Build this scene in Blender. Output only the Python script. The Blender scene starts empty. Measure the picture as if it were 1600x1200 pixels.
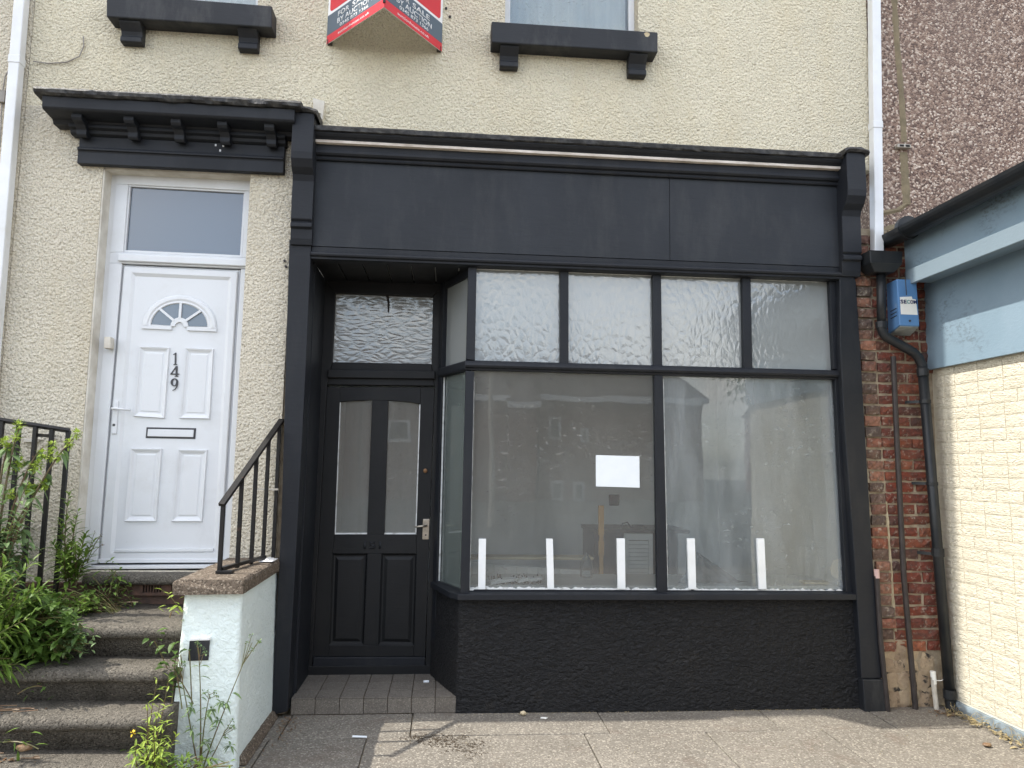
import bpy, bmesh, math, random
from mathutils import Vector, Matrix
from mathutils import noise as mnoise
random.seed(7)
SC = bpy.context.scene
COL = SC.collection
rad = math.radians

# ------------------------------------------------------------------ camera
YAW, PIT, ROL, FPX = rad(5.0), rad(6.25), rad(0.87), 1155.0
CAM = Vector((0.0, -5.0, 1.60))
_f = Vector((math.sin(YAW)*math.cos(PIT), math.cos(YAW)*math.cos(PIT), math.sin(PIT)))
_r = Vector((math.cos(YAW), -math.sin(YAW), 0)); _u = _r.cross(_f)
RIGHT = _r*math.cos(ROL) + _u*math.sin(ROL)
UP = -_r*math.sin(ROL) + _u*math.cos(ROL)
FWD = _f
cd = bpy.data.cameras.new('camera'); cam = bpy.data.objects.new('camera', cd); COL.objects.link(cam)
cd.sensor_width = 36; cd.lens = FPX/1600*36; cd.clip_end = 500; cd.clip_start = 0.05
mw = Matrix.Identity(4)
for i in range(3):
    mw[i][0], mw[i][1], mw[i][2], mw[i][3] = RIGHT[i], UP[i], -FWD[i], CAM[i]
cam.matrix_world = mw
SC.camera = cam

# ------------------------------------------------------------------ sky, sun, exposure
SUN_EL = rad(54.5)
SUN_Y = rad(1.5)             # sun stands almost in the plane of the facade
wd = bpy.data.worlds.new('World'); SC.world = wd; wd.use_nodes = True
nt = wd.node_tree; N = nt.nodes; LK = nt.links
bgn = N['Background']; bgn.inputs[1].default_value = 0.15
sk = N.new('ShaderNodeTexSky'); sk.sky_type = 'NISHITA'; sk.sun_disc = False
sk.sun_elevation = SUN_EL; sk.sun_rotation = rad(270) - SUN_Y
sk.air_density = 1.0; sk.dust_density = 1.5
tc = N.new('ShaderNodeTexCoord'); mp = N.new('ShaderNodeMapping'); mp.inputs['Scale'].default_value = (1, 1, 2.2)
nz = N.new('ShaderNodeTexNoise'); nz.inputs['Scale'].default_value = 2.1; nz.inputs['Detail'].default_value = 9; nz.inputs['Roughness'].default_value = .58
rp = N.new('ShaderNodeValToRGB'); rp.color_ramp.elements[0].position = .40; rp.color_ramp.elements[1].position = .62
mx = N.new('ShaderNodeMix'); mx.data_type = 'RGBA'; mx.inputs[7].default_value = (7.2, 7.0, 6.7, 1)
LK.new(tc.outputs['Generated'], mp.inputs[0]); LK.new(mp.outputs[0], nz.inputs['Vector']); LK.new(nz.outputs[0], rp.inputs[0])
LK.new(rp.outputs[0], mx.inputs[0]); LK.new(sk.outputs[0], mx.inputs[6]); LK.new(mx.outputs[2], bgn.inputs[0])
sl = bpy.data.lights.new('sun', 'SUN'); sl.energy = 2.0; sl.angle = rad(0.6); sl.color = (1, .95, .86)
so = bpy.data.objects.new('sun', sl); COL.objects.link(so); so.location = (-10, -1, 14)
sd = Vector((math.cos(SUN_EL)*math.cos(SUN_Y), math.cos(SUN_EL)*math.sin(SUN_Y), -math.sin(SUN_EL)))
so.rotation_euler = sd.to_track_quat('-Z', 'Y').to_euler()
VS = SC.view_settings
VS.view_transform = 'Standard'; VS.look = 'None'; VS.exposure = 1.60; VS.gamma = 1; VS.use_curve_mapping = False
SC.cycles.max_bounces = 10; SC.cycles.transparent_max_bounces = 16; SC.cycles.caustics_reflective = False; SC.cycles.caustics_refractive = False
SC.cycles.sample_clamp_indirect = 6

# ------------------------------------------------------------------ where a point of the photograph lies in the place
def ray(x, y): return RIGHT*((x-800)/FPX) - UP*((y-600)/FPX) + FWD
def at(x, y, Y=0.0):
    d = ray(x, y); return CAM + d*((Y-CAM.y)/d.y)
def atx(x, y, X):
    d = ray(x, y); return CAM + d*((X-CAM.x)/d.x)
def atz(x, y, Z=0.0):
    d = ray(x, y); return CAM + d*((Z-CAM.z)/d.z)

# ------------------------------------------------------------------ mesh helpers
class MB:
    def __init__(s): s.v = []; s.f = []
    def poly_y(s, pts, depth):
        """front polygon (world points, TL TR BR BL order as seen from the street), pushed back by depth along Y"""
        n = len(pts); b = len(s.v)
        s.v += [tuple(p) for p in pts] + [(p[0], p[1]+depth, p[2]) for p in pts]
        s.f.append(tuple(reversed(range(b, b+n)))); s.f.append(tuple(range(b+n, b+2*n)))
        for i in range(n):
            j = (i+1) % n; s.f.append((b+i, b+j, b+n+j, b+n+i))
        return s
    def px(s, pts, Y, depth): return s.poly_y([at(x, y, Y) for x, y in pts], depth)
    def box(s, x0, x1, y0, y1, z0, z1):
        return s.poly_y([(x0, y0, z1), (x1, y0, z1), (x1, y0, z0), (x0, y0, z0)], y1-y0)
    def profile_x(s, prof, x0, x1, cap=True):
        """profile of (y,z) points run along X; x0/x1 numbers"""
        n = len(prof); b = len(s.v)
        s.v += [(x0, y, z) for y, z in prof] + [(x1, y, z) for y, z in prof]
        for i in range(n):
            j = (i+1) % n; s.f.append((b+i, b+j, b+n+j, b+n+i))
        if cap: s.f.append(tuple(reversed(range(b, b+n)))); s.f.append(tuple(range(b+n, b+2*n)))
        return s
    def tube(s, pts, r, seg=8, cap=True):
        pts = [Vector(p) for p in pts]; rr = r if isinstance(r, (list, tuple)) else [r]*len(pts)
        b = len(s.v); n = len(pts); up = Vector((0, 0, 1)); prev = None
        for i, p in enumerate(pts):
            t = (pts[min(i+1, n-1)] - pts[max(i-1, 0)]).normalized()
            if prev is None:
                a = Vector((1, 0, 0)) if abs(t.x) < .8 else Vector((0, 1, 0))
                u = t.cross(a).normalized()
            else:
                u = (prev - t*prev.dot(t)); u = u.normalized() if u.length > 1e-6 else t.orthogonal().normalized()
            prev = u; w = t.cross(u)
            for k in range(seg):
                a = 2*math.pi*k/seg; s.v.append(tuple(p + (u*math.cos(a)+w*math.sin(a))*rr[i]))
        for i in range(n-1):
            for k in range(seg):
                k2 = (k+1) % seg
                s.f.append((b+i*seg+k, b+i*seg+k2, b+(i+1)*seg+k2, b+(i+1)*seg+k))
        if cap:
            s.f.append(tuple(reversed(range(b, b+seg)))); s.f.append(tuple(range(b+(n-1)*seg, b+n*seg)))
        return s
    def bar(s, a, b_, w, h, side=Vector((1, 0, 0))):
        """square bar from a to b"""
        a = Vector(a); b_ = Vector(b_); t = (b_-a).normalized(); u = (side - t*side.dot(t)).normalized(); v = t.cross(u)
        o = len(s.v)
        for p in (a, b_):
            for c in ((-1, -1), (1, -1), (1, 1), (-1, 1)): s.v.append(tuple(p + u*c[0]*w/2 + v*c[1]*h/2))
        for k in range(4):
            k2 = (k+1) % 4; s.f.append((o+k, o+k2, o+4+k2, o+4+k))
        s.f.append((o+3, o+2, o+1, o)); s.f.append((o+4, o+5, o+6, o+7)); return s
    def quad(s, *p):
        b = len(s.v); s.v += [tuple(q) for q in p]; s.f.append(tuple(range(b, b+len(p)))); return s
    def leaf(s, p, d, up, L, W, droop=.25, fold=.15):
        d = Vector(d).normalized(); up = Vector(up); side = d.cross(up)
        side = side.normalized() if side.length > 1e-4 else d.orthogonal().normalized()
        nrm = side.cross(d).normalized(); b = len(s.v); p = Vector(p)
        def pt(t, w): return p + d*(L*t) - Vector((0, 0, 1))*(droop*L*t*t) + side*w + nrm*abs(w)*fold*2
        s.v += [tuple(pt(0, 0)), tuple(pt(.3, -W*.42)), tuple(pt(.34, 0)), tuple(pt(.3, W*.42)),
                tuple(pt(.66, -W*.34)), tuple(pt(.7, 0)), tuple(pt(.66, W*.34)), tuple(pt(1, 0))]
        for q in ((0, 2, 1), (0, 3, 2), (1, 2, 5, 4), (2, 3, 6, 5), (4, 5, 7), (5, 6, 7)): s.f.append(tuple(b+i for i in q))
        return s
    def rough_box(s, x0, x1, y0, y1, z0, z1, amp, seed, nx=4, nz=3, grow='-y'):
        """box whose front (-Y) face is uneven"""
        b = len(s.v)
        for j in range(nz+1):
            for i in range(nx+1):
                x = x0+(x1-x0)*i/nx; z = z0+(z1-z0)*j/nz
                e = 1 if 0 < i < nx and 0 < j < nz else .25
                dy = amp*e*(mnoise.noise((x*60+seed, z*60, seed*1.7)))
                ex = 0 if 0 < i < nx else amp*.5*mnoise.noise((seed, z*50, i)); ez = 0 if 0 < j < nz else amp*.5*mnoise.noise((x*50, seed, j))
                s.v.append((x+ex, y0+dy-(amp*.6 if e == 1 else 0), z+ez))
        W = nx+1
        for j in range(nz):
            for i in range(nx): s.f.append((b+j*W+i, b+j*W+i+1, b+(j+1)*W+i+1, b+(j+1)*W+i))
        ring = [b+i for i in range(W)] + [b+j*W+nx for j in range(1, nz+1)] + [b+nz*W+i for i in range(nx-1, -1, -1)] + [b+j*W for j in range(nz-1, 0, -1)]
        c = len(s.v)
        for q in ring: s.v.append((s.v[q][0], y1, s.v[q][2]))
        n = len(ring)
        for i in range(n): s.f.append((ring[i], c+i, c+(i+1) % n, ring[(i+1) % n]))
        return s
    def mesh(s, name, m, smooth=False):
        me = bpy.data.meshes.new(name); me.from_pydata(s.v, [], s.f); me.validate(); me.update()
        bm = bmesh.new(); bm.from_mesh(me); bmesh.ops.recalc_face_normals(bm, faces=bm.faces) if not getattr(s, 'open', False) else None
        bm.to_mesh(me); bm.free()
        if smooth:
            for p in me.polygons: p.use_smooth = True
        if m: me.materials.append(m)
        return me
    def build(s, name, m, parent=None, smooth=False, bevel=0, seg=2):
        return link(name, s.mesh(name, m, smooth), parent, bevel, seg)

def world_of(o):
    t = Vector((0, 0, 0))
    while o is not None:
        t += Vector(o.location); o = o.parent
    return t
def link(name, me, parent=None, bevel=0, seg=2):
    o = bpy.data.objects.new(name, me); COL.objects.link(o)
    if parent is not None: adopt(o, parent)
    if bevel:
        b = o.modifiers.new('bevel', 'BEVEL'); b.width = bevel; b.segments = seg; b.limit_method = 'ANGLE'; b.angle_limit = rad(35)
    return o
def adopt(o, parent):
    o.parent = parent; w = Vector((0, 0, 0)); q = parent
    # every parent is only ever translated, so the inverse is a translation
    o.matrix_parent_inverse = Matrix.Translation(-PW[parent.name]) if parent.name in PW else Matrix.Identity(4)
PW = {}
def thing(name, label, cat, loc=(0, 0, 0), group=None):
    o = bpy.data.objects.new(name, None); COL.objects.link(o); o.location = loc; o.empty_display_size = .1
    PW[o.name] = Vector(loc); return tag(o, label, cat, group)
def tag(o, label, cat, group=None):
    o['label'] = label; o['category'] = cat
    if group: o['group'] = group
    return o
def struct(o, label=None):
    o['kind'] = 'structure'
    if label: o['label'] = label
    return o

def lerp(a, b, t): return a + (b-a)*t
def inset_quad(q, d):
    """q = TL TR BR BL world points; inset by d metres"""
    q = [Vector(p) for p in q]
    w = ((q[1]-q[0]).length + (q[2]-q[3]).length)/2; h = ((q[3]-q[0]).length + (q[2]-q[1]).length)/2
    a, b = d/w, d/h
    def bl(u, v): return lerp(lerp(q[0], q[1], u), lerp(q[3], q[2], u), v)
    return [bl(a, b), bl(1-a, b), bl(1-a, 1-b), bl(a, 1-b)]
def ring(mb, steps):
    """steps: list of (quad, y offset); lofts between them and fills the last"""
    base = len(mb.v)
    for q, dy in steps: mb.v += [(p[0], p[1]+dy, p[2]) for p in q]
    for k in range(len(steps)-1):
        for i in range(4):
            j = (i+1) % 4; mb.f.append((base+4*k+i, base+4*k+j, base+4*k+4+j, base+4*k+4+i))
    l = base+4*(len(steps)-1); mb.f.append((l, l+1, l+2, l+3)); return mb

# ------------------------------------------------------------------ material helpers
class NT:
    def __init__(s, name):
        s.m = bpy.data.materials.new(name); s.m.use_nodes = True; s.t = s.m.node_tree; s.n = s.t.nodes; s.n.clear()
        s.out = s.n.new('ShaderNodeOutputMaterial'); s.co = s.n.new('ShaderNodeTexCoord').outputs['Object']
    def L(s, a, b): s.t.links.new(a, b)
    def add(s, typ, **kw):
        n = s.n.new(typ)
        for k, v in kw.items(): setattr(n, k, v)
        return n
    def vec(s, scale=(1, 1, 1), rnd=0):
        mpp = s.add('ShaderNodeMapping'); mpp.inputs['Scale'].default_value = scale; s.L(s.co, mpp.inputs[0])
        if rnd:
            oi = s.add('ShaderNodeObjectInfo'); ml = s.add('ShaderNodeMath', operation='MULTIPLY'); ml.inputs[1].default_value = rnd
            s.L(oi.outputs['Random'], ml.inputs[0]); cb = s.add('ShaderNodeCombineXYZ')
            for i in range(3): s.L(ml.outputs[0], cb.inputs[i])
            s.L(cb.outputs[0], mpp.inputs['Location'])
        return mpp.outputs[0]
    def noise(s, scale, detail=4, rough=.55, v=None, dist=0):
        n = s.add('ShaderNodeTexNoise'); n.inputs['Scale'].default_value = scale; n.inputs['Detail'].default_value = detail
        n.inputs['Roughness'].default_value = rough; n.inputs['Distortion'].default_value = dist
        s.L(v if v is not None else s.co, n.inputs['Vector']); return n.outputs[0]
    def voro(s, scale, v=None, feature='F1', out='Distance', rand=1):
        n = s.add('ShaderNodeTexVoronoi'); n.feature = feature; n.inputs['Scale'].default_value = scale; n.inputs['Randomness'].default_value = rand
        s.L(v if v is not None else s.co, n.inputs['Vector']); return n.outputs[out]
    def ramp(s, fac, *stops):
        r = s.add('ShaderNodeValToRGB'); e = r.color_ramp.elements
        while len(e) < len(stops): e.new(.5)
        for k, (p, c) in enumerate(stops):
            e[k].position = p; e[k].color = (c, c, c, 1) if isinstance(c, (int, float)) else (*c, 1)
        s.L(fac, r.inputs[0]); return r.outputs[0]
    def mix(s, fac, a, b, blend='MIX'):
        m = s.add('ShaderNodeMix', data_type='RGBA', blend_type=blend)
        for sock, val in ((m.inputs[0], fac), (m.inputs[6], a), (m.inputs[7], b)):
            if isinstance(val, (int, float)): sock.default_value = val if sock == m.inputs[0] else (val, val, val, 1)
            elif isinstance(val, tuple): sock.default_value = (*val, 1)
            else: s.L(val, sock)
        return m.outputs[2]
    def math(s, op, a, b=0.0):
        m = s.add('ShaderNodeMath', operation=op)
        for sock, val in ((m.inputs[0], a), (m.inputs[1], b)):
            if isinstance(val, (int, float)): sock.default_value = val
            else: s.L(val, sock)
        return m.outputs[0]
    def bump(s, h, dist, strength=1.0, nrm=None):
        b = s.add('ShaderNodeBump'); b.inputs['Distance'].default_value = dist; b.inputs['Strength'].default_value = strength
        s.L(h, b.inputs['Height'])
        if nrm: s.L(nrm, b.inputs['Normal'])
        return b.outputs[0]
    def pbr(s, col, rough=.6, nrm=None, spec=.5, metal=0):
        p = s.add('ShaderNodeBsdfPrincipled')
        for sock, val in ((p.inputs['Base Color'], col), (p.inputs['Roughness'], rough), (p.inputs['Metallic'], metal), (p.inputs['Specular IOR Level'], spec)):
            if isinstance(val, (int, float)): sock.default_value = val
            elif isinstance(val, tuple): sock.default_value = (*val, 1)
            else: s.L(val, sock)
        if nrm: s.L(nrm, p.inputs['Normal'])
        return p.outputs[0]
    def done(s, sh): s.L(sh, s.out.inputs[0]); return s.m

def simple(name, c1, c2=None, scale=6, rough=.55, bscale=40, bdist=.001, spec=.4, rnd=0, lo=.35, hi=.65, detail=6, stain=None, stretch=(1, 1, 1), metal=0, r2=None):
    t = NT(name); v = t.vec(stretch, rnd)
    c = t.mix(t.ramp(t.noise(scale, detail, .6, v), (lo, 0.), (hi, 1.)), c1, c2 or tuple(x*.8 for x in c1))
    if stain: # (scale, colour, lo, hi)
        c = t.mix(t.ramp(t.noise(stain[0], 7, .65, v), (stain[2], 0.), (stain[3], 1.)), c, stain[1])
    r = rough if r2 is None else t.ramp(t.noise(scale*2, 5, .6, v), (.3, rough), (.7, r2))
    return t.done(t.pbr(c, r, t.bump(t.noise(bscale, 5, .6, v), bdist) if bdist else None, spec, metal))

def mat_render(name, light, dirt, stain, sc=1.0, dist=.006):
    t = NT(name)
    a = t.noise(60*sc, 5, .7); b = t.voro(84*sc, feature='SMOOTH_F1')
    h = t.math('ADD', t.math('MULTIPLY', a, 1.3), t.math('MULTIPLY', b, -1.0))
    c = t.mix(t.ramp(t.noise(.9, 6, .6), (.35, 0.), (.7, 1.)), light, tuple(x*.86 for x in light))
    c = t.mix(t.ramp(t.noise(95*sc, 4, .65), (.50, 0.), (.66, .9)), c, dirt)
    sv = t.vec((1.6, 1, .45))
    c = t.mix(t.ramp(t.noise(1.5, 8, .68, sv), (.5, 0.), (.72, .8)), c, stain)
    c = t.mix(t.ramp(t.noise(7, 6, .7), (.56, 0.), (.75, .4)), c, stain)
    return t.done(t.pbr(c, .92, t.bump(h, dist), .2))

def mat_pebble(name):
    t = NT(name)
    rc = t.add('ShaderNodeTexVoronoi'); rc.inputs['Scale'].default_value = 74; t.L(t.co, rc.inputs['Vector'])
    sp = t.add('ShaderNodeSeparateColor'); t.L(rc.outputs['Color'], sp.inputs[0])
    c = t.ramp(sp.outputs[0], (0., (.09, .058, .047)), (.3, (.18, .118, .092)), (.58, (.285, .195, .145)), (.8, (.40, .30, .235)), (1., (.70, .60, .50)))
    c = t.mix(t.ramp(t.noise(1.1, 6, .6), (.4, 0.), (.7, .5)), c, (.25, .19, .155))
    h = t.math('MULTIPLY', rc.outputs['Distance'], -1.)
    return t.done(t.pbr(c, .75, t.bump(h, .008), .35))

def mat_concrete(name, base, dark, pale, sc=1.0, rnd=0, bd=.004, stain=(.07, .06, .05), st=(.55, .8)):
    t = NT(name); v = t.vec((1, 1, 1), rnd)
    c = t.mix(t.ramp(t.noise(2.5*sc, 7, .65, v), (.3, 0.), (.7, 1.)), base, tuple(x*.72 for x in base))
    vv = t.add('ShaderNodeTexVoronoi'); vv.inputs['Scale'].default_value = 150*sc; t.L(v, vv.inputs['Vector'])
    sp = t.add('ShaderNodeSeparateColor'); t.L(vv.outputs['Color'], sp.inputs[0])
    c = t.mix(t.ramp(sp.outputs[0], (.68, 0.), (.95, .75)), c, pale)
    c = t.mix(t.ramp(sp.outputs[1], (.7, 0.), (.95, .8)), c, dark)
    c = t.mix(t.ramp(t.noise(4*sc, 8, .7, v), (st[0], 0.), (st[1], .85)), c, stain)
    h = t.math('ADD', t.noise(70*sc, 4, .65, v), t.math('MULTIPLY', vv.outputs['Distance'], -.5))
    return t.done(t.pbr(c, .88, t.bump(h, bd), .25))

def mat_glass(name, grime, lo, hi, colour=(.55, .57, .55), streak=(6, 1, .35), base=.1, tint=(.97, .99, .98), extra=None):
    """clear pane: reflection by fresnel, a film of dirt that scatters light"""
    t = NT(name)
    fr = t.add('ShaderNodeFresnel'); fr.inputs[0].default_value = 1.5
    tr = t.add('ShaderNodeBsdfTransparent'); tr.inputs[0].default_value = (*tint, 1)
    gl = t.add('ShaderNodeBsdfGlossy'); gl.inputs['Roughness'].default_value = .01
    wv = t.bump(t.noise(1.6, 2, .5), .0012); t.L(wv, gl.inputs['Normal'])
    m1 = t.add('ShaderNodeMixShader'); t.L(t.math('MULTIPLY', fr.outputs[0], 1.3), m1.inputs[0]); t.L(tr.outputs[0], m1.inputs[1]); t.L(gl.outputs[0], m1.inputs[2])
    df = t.add('ShaderNodeBsdfDiffuse'); df.inputs[0].default_value = (*colour, 1)
    tl = t.add('ShaderNodeBsdfTranslucent'); tl.inputs[0].default_value = (*colour, 1)
    m2 = t.add('ShaderNodeMixShader'); m2.inputs[0].default_value = .25; t.L(df.outputs[0], m2.inputs[1]); t.L(tl.outputs[0], m2.inputs[2])
    d = t.ramp(t.noise(1.0, 7, .65, t.vec(streak)), (lo, base), (hi, base+grime))
    k = t.math('MAXIMUM', t.ramp(t.noise(26, 8, .8, t.vec((1.0, 1, 1.5))), (.56, 0.), (.62, .42)), t.ramp(t.noise(16, 5, .7, t.vec((2.2, 1, .22))), (.585, 0.), (.68, .28)))
    mask = t.ramp(t.noise(1.5, 4, .6), (.45, .0), (.57, 1.))
    d = t.math('MAXIMUM', d, t.math('MULTIPLY', k, mask))
    d = t.math('MINIMUM', d, .95)
    m3 = t.add('ShaderNodeMixShader'); t.L(d, m3.inputs[0]); t.L(m1.outputs[0], m3.inputs[1]); t.L(m2.outputs[0], m3.inputs[2])
    return t.done(m3.outputs[0])

def mat_textured_glass(name, stretch, scale, dist, body=(.50, .53, .52), refl=.45):
    t = NT(name); v = t.vec(stretch)
    wob = t.mix(.12, v, None) if False else v
    wn = t.add('ShaderNodeTexNoise'); wn.inputs['Scale'].default_value = scale*.5; t.L(v, wn.inputs['Vector'])
    vv = t.add('ShaderNodeVectorMath', operation='MULTIPLY_ADD'); vv.inputs[1].default_value = (.05, .05, .05); t.L(wn.outputs['Color'], vv.inputs[0]); t.L(v, vv.inputs[2])
    e = t.voro(scale, vv.outputs[0], feature='DISTANCE_TO_EDGE'); n = t.noise(scale*1.1, 2, .5, v)
    h = t.math('ADD', t.math('MULTIPLY', t.ramp(e, (0., 0.), (.3, 1.)), .7), t.math('MULTIPLY', n, 1.0))
    nb = t.bump(h, dist)
    gl = t.add('ShaderNodeBsdfGlossy'); gl.inputs['Roughness'].default_value = .14; t.L(nb, gl.inputs['Normal']); gl.inputs[0].default_value = (.95, .97, .97, 1)
    df = t.add('ShaderNodeBsdfDiffuse'); df.inputs[0].default_value = (*body, 1); 
    tl = t.add('ShaderNodeBsdfTranslucent'); tl.inputs[0].default_value = (*body, 1)
    m0 = t.add('ShaderNodeMixShader'); m0.inputs[0].default_value = .4; t.L(df.outputs[0], m0.inputs[1]); t.L(tl.outputs[0], m0.inputs[2])
    m1 = t.add('ShaderNodeMixShader'); m1.inputs[0].default_value = refl; t.L(m0.outputs[0], m1.inputs[1]); t.L(gl.outputs[0], m1.inputs[2])
    return t.done(m1.outputs[0])

def mat_leaf(name, c1, c2, sc=14, tr=.35):
    t = NT(name)
    c = t.mix(t.ramp(t.noise(sc, 3, .6), (.35, 0.), (.65, 1.)), c1, c2)
    p = t.pbr(c, .5, None, .35); tl = t.add('ShaderNodeBsdfTranslucent'); t.L(c, tl.inputs[0])
    m = t.add('ShaderNodeMixShader'); m.inputs[0].default_value = tr; t.L(p, m.inputs[1]); t.L(tl.outputs[0], m.inputs[2])
    return t.done(m.outputs[0])

def mat_brick(name, stops, mort=(.45, .40, .32)):
    t = NT(name); v = t.vec((1, 1, 1), 37)
    oi = t.add('ShaderNodeObjectInfo')
    c = t.ramp(oi.outputs['Random'], *stops)
    c = t.mix(t.ramp(t.noise(22, 6, .7, v), (.42, 0.), (.68, .8)), c, (.06, .045, .04))
    c = t.mix(t.ramp(t.noise(30, 6, .7, t.vec((1, 1, 1), 91)), (.55, 0.), (.68, .7)), c, mort)
    h = t.noise(60, 6, .7, v)
    return t.done(t.pbr(c, .9, t.bump(h, .006), .2))

# ------------------------------------------------------------------ materials
K = {}
K['cream'] = mat_render('cream_pebbledash', (.89, .82, .635), (.58, .51, .37), (.79, .70, .50), .85, .022)
K['cream_grey'] = mat_render('weathered_cream_pebbledash', (.89, .82, .67), (.47, .415, .32), (.76, .68, .52), .8, .026)
K['pebble'] = mat_pebble('brown_pebbledash')
def mat_black(name, base, rough, dust):
    t = NT(name)
    c = t.mix(t.ramp(t.noise(1.3, 6, .6), (.3, 0.), (.7, 1.)), base, tuple(x*.8 for x in base))
    c = t.mix(t.ramp(t.noise(3.2, 8, .7, t.vec((1.6, 1, .5))), (.5, 0.), (.72, .7)), c, dust)
    c = t.mix(t.ramp(t.noise(60, 4, .6), (.72, 0.), (.8, .35)), c, tuple(min(1, x*3) for x in dust))
    r = t.ramp(t.noise(2.4, 6, .6), (.3, rough), (.7, rough+.15))
    h = t.math('ADD', t.noise(45, 4, .6, t.vec((.25, 1, 1))), t.math('MULTIPLY', t.noise(5, 3), 1.5))
    return t.done(t.pbr(c, r, t.bump(h, .0012), .36))
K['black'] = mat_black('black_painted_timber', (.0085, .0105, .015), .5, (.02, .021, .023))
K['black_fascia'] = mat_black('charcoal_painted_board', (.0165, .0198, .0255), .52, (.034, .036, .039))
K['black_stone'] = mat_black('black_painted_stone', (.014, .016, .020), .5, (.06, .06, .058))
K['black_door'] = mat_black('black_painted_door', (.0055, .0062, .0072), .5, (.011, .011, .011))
def mat_blackrender():
    t = NT('black_painted_rough_render')
    h = t.math('ADD', t.noise(48, 4, .6, t.vec((.55, 1, 1)), .6), t.math('MULTIPLY', t.noise(14, 4, .6), .7))
    c = t.mix(t.ramp(t.noise(2, 6, .65), (.35, 0.), (.7, 1.)), (.0065, .0072, .009), (.010, .010, .011))
    c = t.mix(t.ramp(t.noise(5, 7, .7), (.58, 0.), (.78, .6)), c, (.032, .029, .026))
    return t.done(t.pbr(c, .6, t.bump(h, .036), .34))
K['black_render'] = mat_blackrender()
K['lead'] = simple('old_lead_flashing', (.018, .018, .019), (.075, .072, .067), 18, .55, 30, .008, .4, detail=8, lo=.45, hi=.7)
K['bare_wood'] = simple('bare_white_primed_edge', (.78, .72, .66), (.46, .40, .34), 30, .8, 60, .001, .2, stretch=(.2, 1, 1))
K['mortar_fillet'] = simple('cream_mortar', (.62, .54, .36), (.40, .32, .20), 9, .9, 50, .006, .2, detail=8)
K['mortar'] = simple('lime_mortar', (.44, .37, .27), (.25, .20, .14), 14, .95, 70, .006, .1, detail=8)
def mat_upvc():
    t = NT('white_upvc')
    c = t.mix(t.ramp(t.noise(4, 8, .7), (.5, 0.), (.8, .35)), (.655, .672, .69), (.45, .44, .415))
    c = t.mix(t.ramp(t.noise(70, 3, .6), (.62, 0.), (.8, .25)), c, (.42, .41, .38))
    return t.done(t.pbr(c, .35, None, .5))
K['upvc'] = mat_upvc()
K['white_pipe'] = simple('white_plastic_pipe', (.74, .76, .78), (.66, .67, .67), 5, .3, 30, 0, .5, stain=(3, (.5, .48, .43), .6, .85))
K['old_white'] = simple('weathered_white_paint', (.66, .63, .56), (.50, .46, .39), 8, .6, 30, .002, .3)
K['frost'] = None
def mat_frost():
    t = NT('obscured_transom_glass')
    gl = t.add('ShaderNodeBsdfGlossy'); gl.inputs['Roughness'].default_value = .16; t.L(t.bump(t.noise(130, 3), .0006), gl.inputs['Normal'])
    df = t.add('ShaderNodeBsdfDiffuse'); df.inputs[0].default_value = (.075, .095, .125, 1)
    m = t.add('ShaderNodeMixShader'); m.inputs[0].default_value = .135; t.L(df.outputs[0], m.inputs[1]); t.L(gl.outputs[0], m.inputs[2])
    return t.done(m.outputs[0])
K['frost'] = mat_frost()
K['glassL'] = mat_glass('dusty_shop_glass', .08, .42, .75, (.64, .63, .60), (2.0, 1, .6), base=.105)
K['glassR'] = mat_glass('smeared_shop_glass', .34, .34, .78, (.70, .75, .77), (3.0, 1, .5), base=.085)
K['glassD'] = mat_glass('dusty_door_glass', .10, .4, .75, (.56, .55, .51), base=.20)
K['glassS'] = mat_glass('pale_side_glass', .10, .4, .75, (.45, .52, .50), base=.16)
K['clear'] = mat_glass('clean_window_glass', .05, .4, .75, base=.04)
K['texglass'] = mat_textured_glass('hammered_glass', (1, 1, .62), 22, .0011, (.37, .39, .385), .13)
K['texglass2'] = mat_textured_glass('ripple_glass', (.42, 1, 1.1), 26, .0011, (.36, .365, .345), .12)
K['concrete'] = mat_concrete('step_concrete', (.135, .121, .10), (.04, .034, .027), (.20, .178, .145), .9, 0, .007, (.03, .028, .02), (.5, .75))
K['coping'] = mat_concrete('coping_concrete', (.15, .117, .088), (.05, .04, .03), (.33, .28, .22), .8, 0, .006)
K['slab'] = mat_concrete('paving_concrete', (.215, .195, .165), (.115, .10, .082), (.385, .35, .295), .75, 23, .003, (.13, .095, .075), (.56, .8))
K['tile'] = mat_concrete('quarry_tile', (.17, .152, .13), (.10, .088, .075), (.235, .212, .18), 1.2, 23, .0015, (.10, .085, .07))
K['mint'] = None
def mat_mint():
    t = NT('mint_painted_render')
    c = t.mix(t.ramp(t.noise(2.2, 6, .6, t.vec((1, 1, .4))), (.35, 0.), (.7, 1.)), (.74, .82, .80), (.68, .765, .745))
    c = t.mix(t.ramp(t.noise(4, 8, .72, t.vec((1.4, 1.4, .5))), (.6, 0.), (.8, .55)), c, (.36, .39, .35))
    h = t.math('ADD', t.noise(26, 4, .55, dist=.7), t.math('MULTIPLY', t.noise(70, 3, .6), .4))
    return t.done(t.pbr(c, .6, t.bump(h, .012), .35))
K['mint'] = mat_mint()
K['iron'] = simple('black_painted_iron', (.007, .007, .0075), (.015, .013, .012), 20, .42, 60, .0008, .35, stain=(14, (.16, .075, .04), .64, .74))
K['plastic_black'] = simple('black_plastic_rainwater_pipe', (.009, .0115, .0145), (.02, .021, .022), 7, .42, 60, .0005, .35)
K['cable_black'] = simple('black_cable_sheath', (.02, .02, .02), None, 8, .5, 30, 0)
K['conduit'] = simple('dark_brown_conduit', (.026, .021, .021), (.045, .037, .034), 12, .5, 60, .001, .35)
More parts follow.
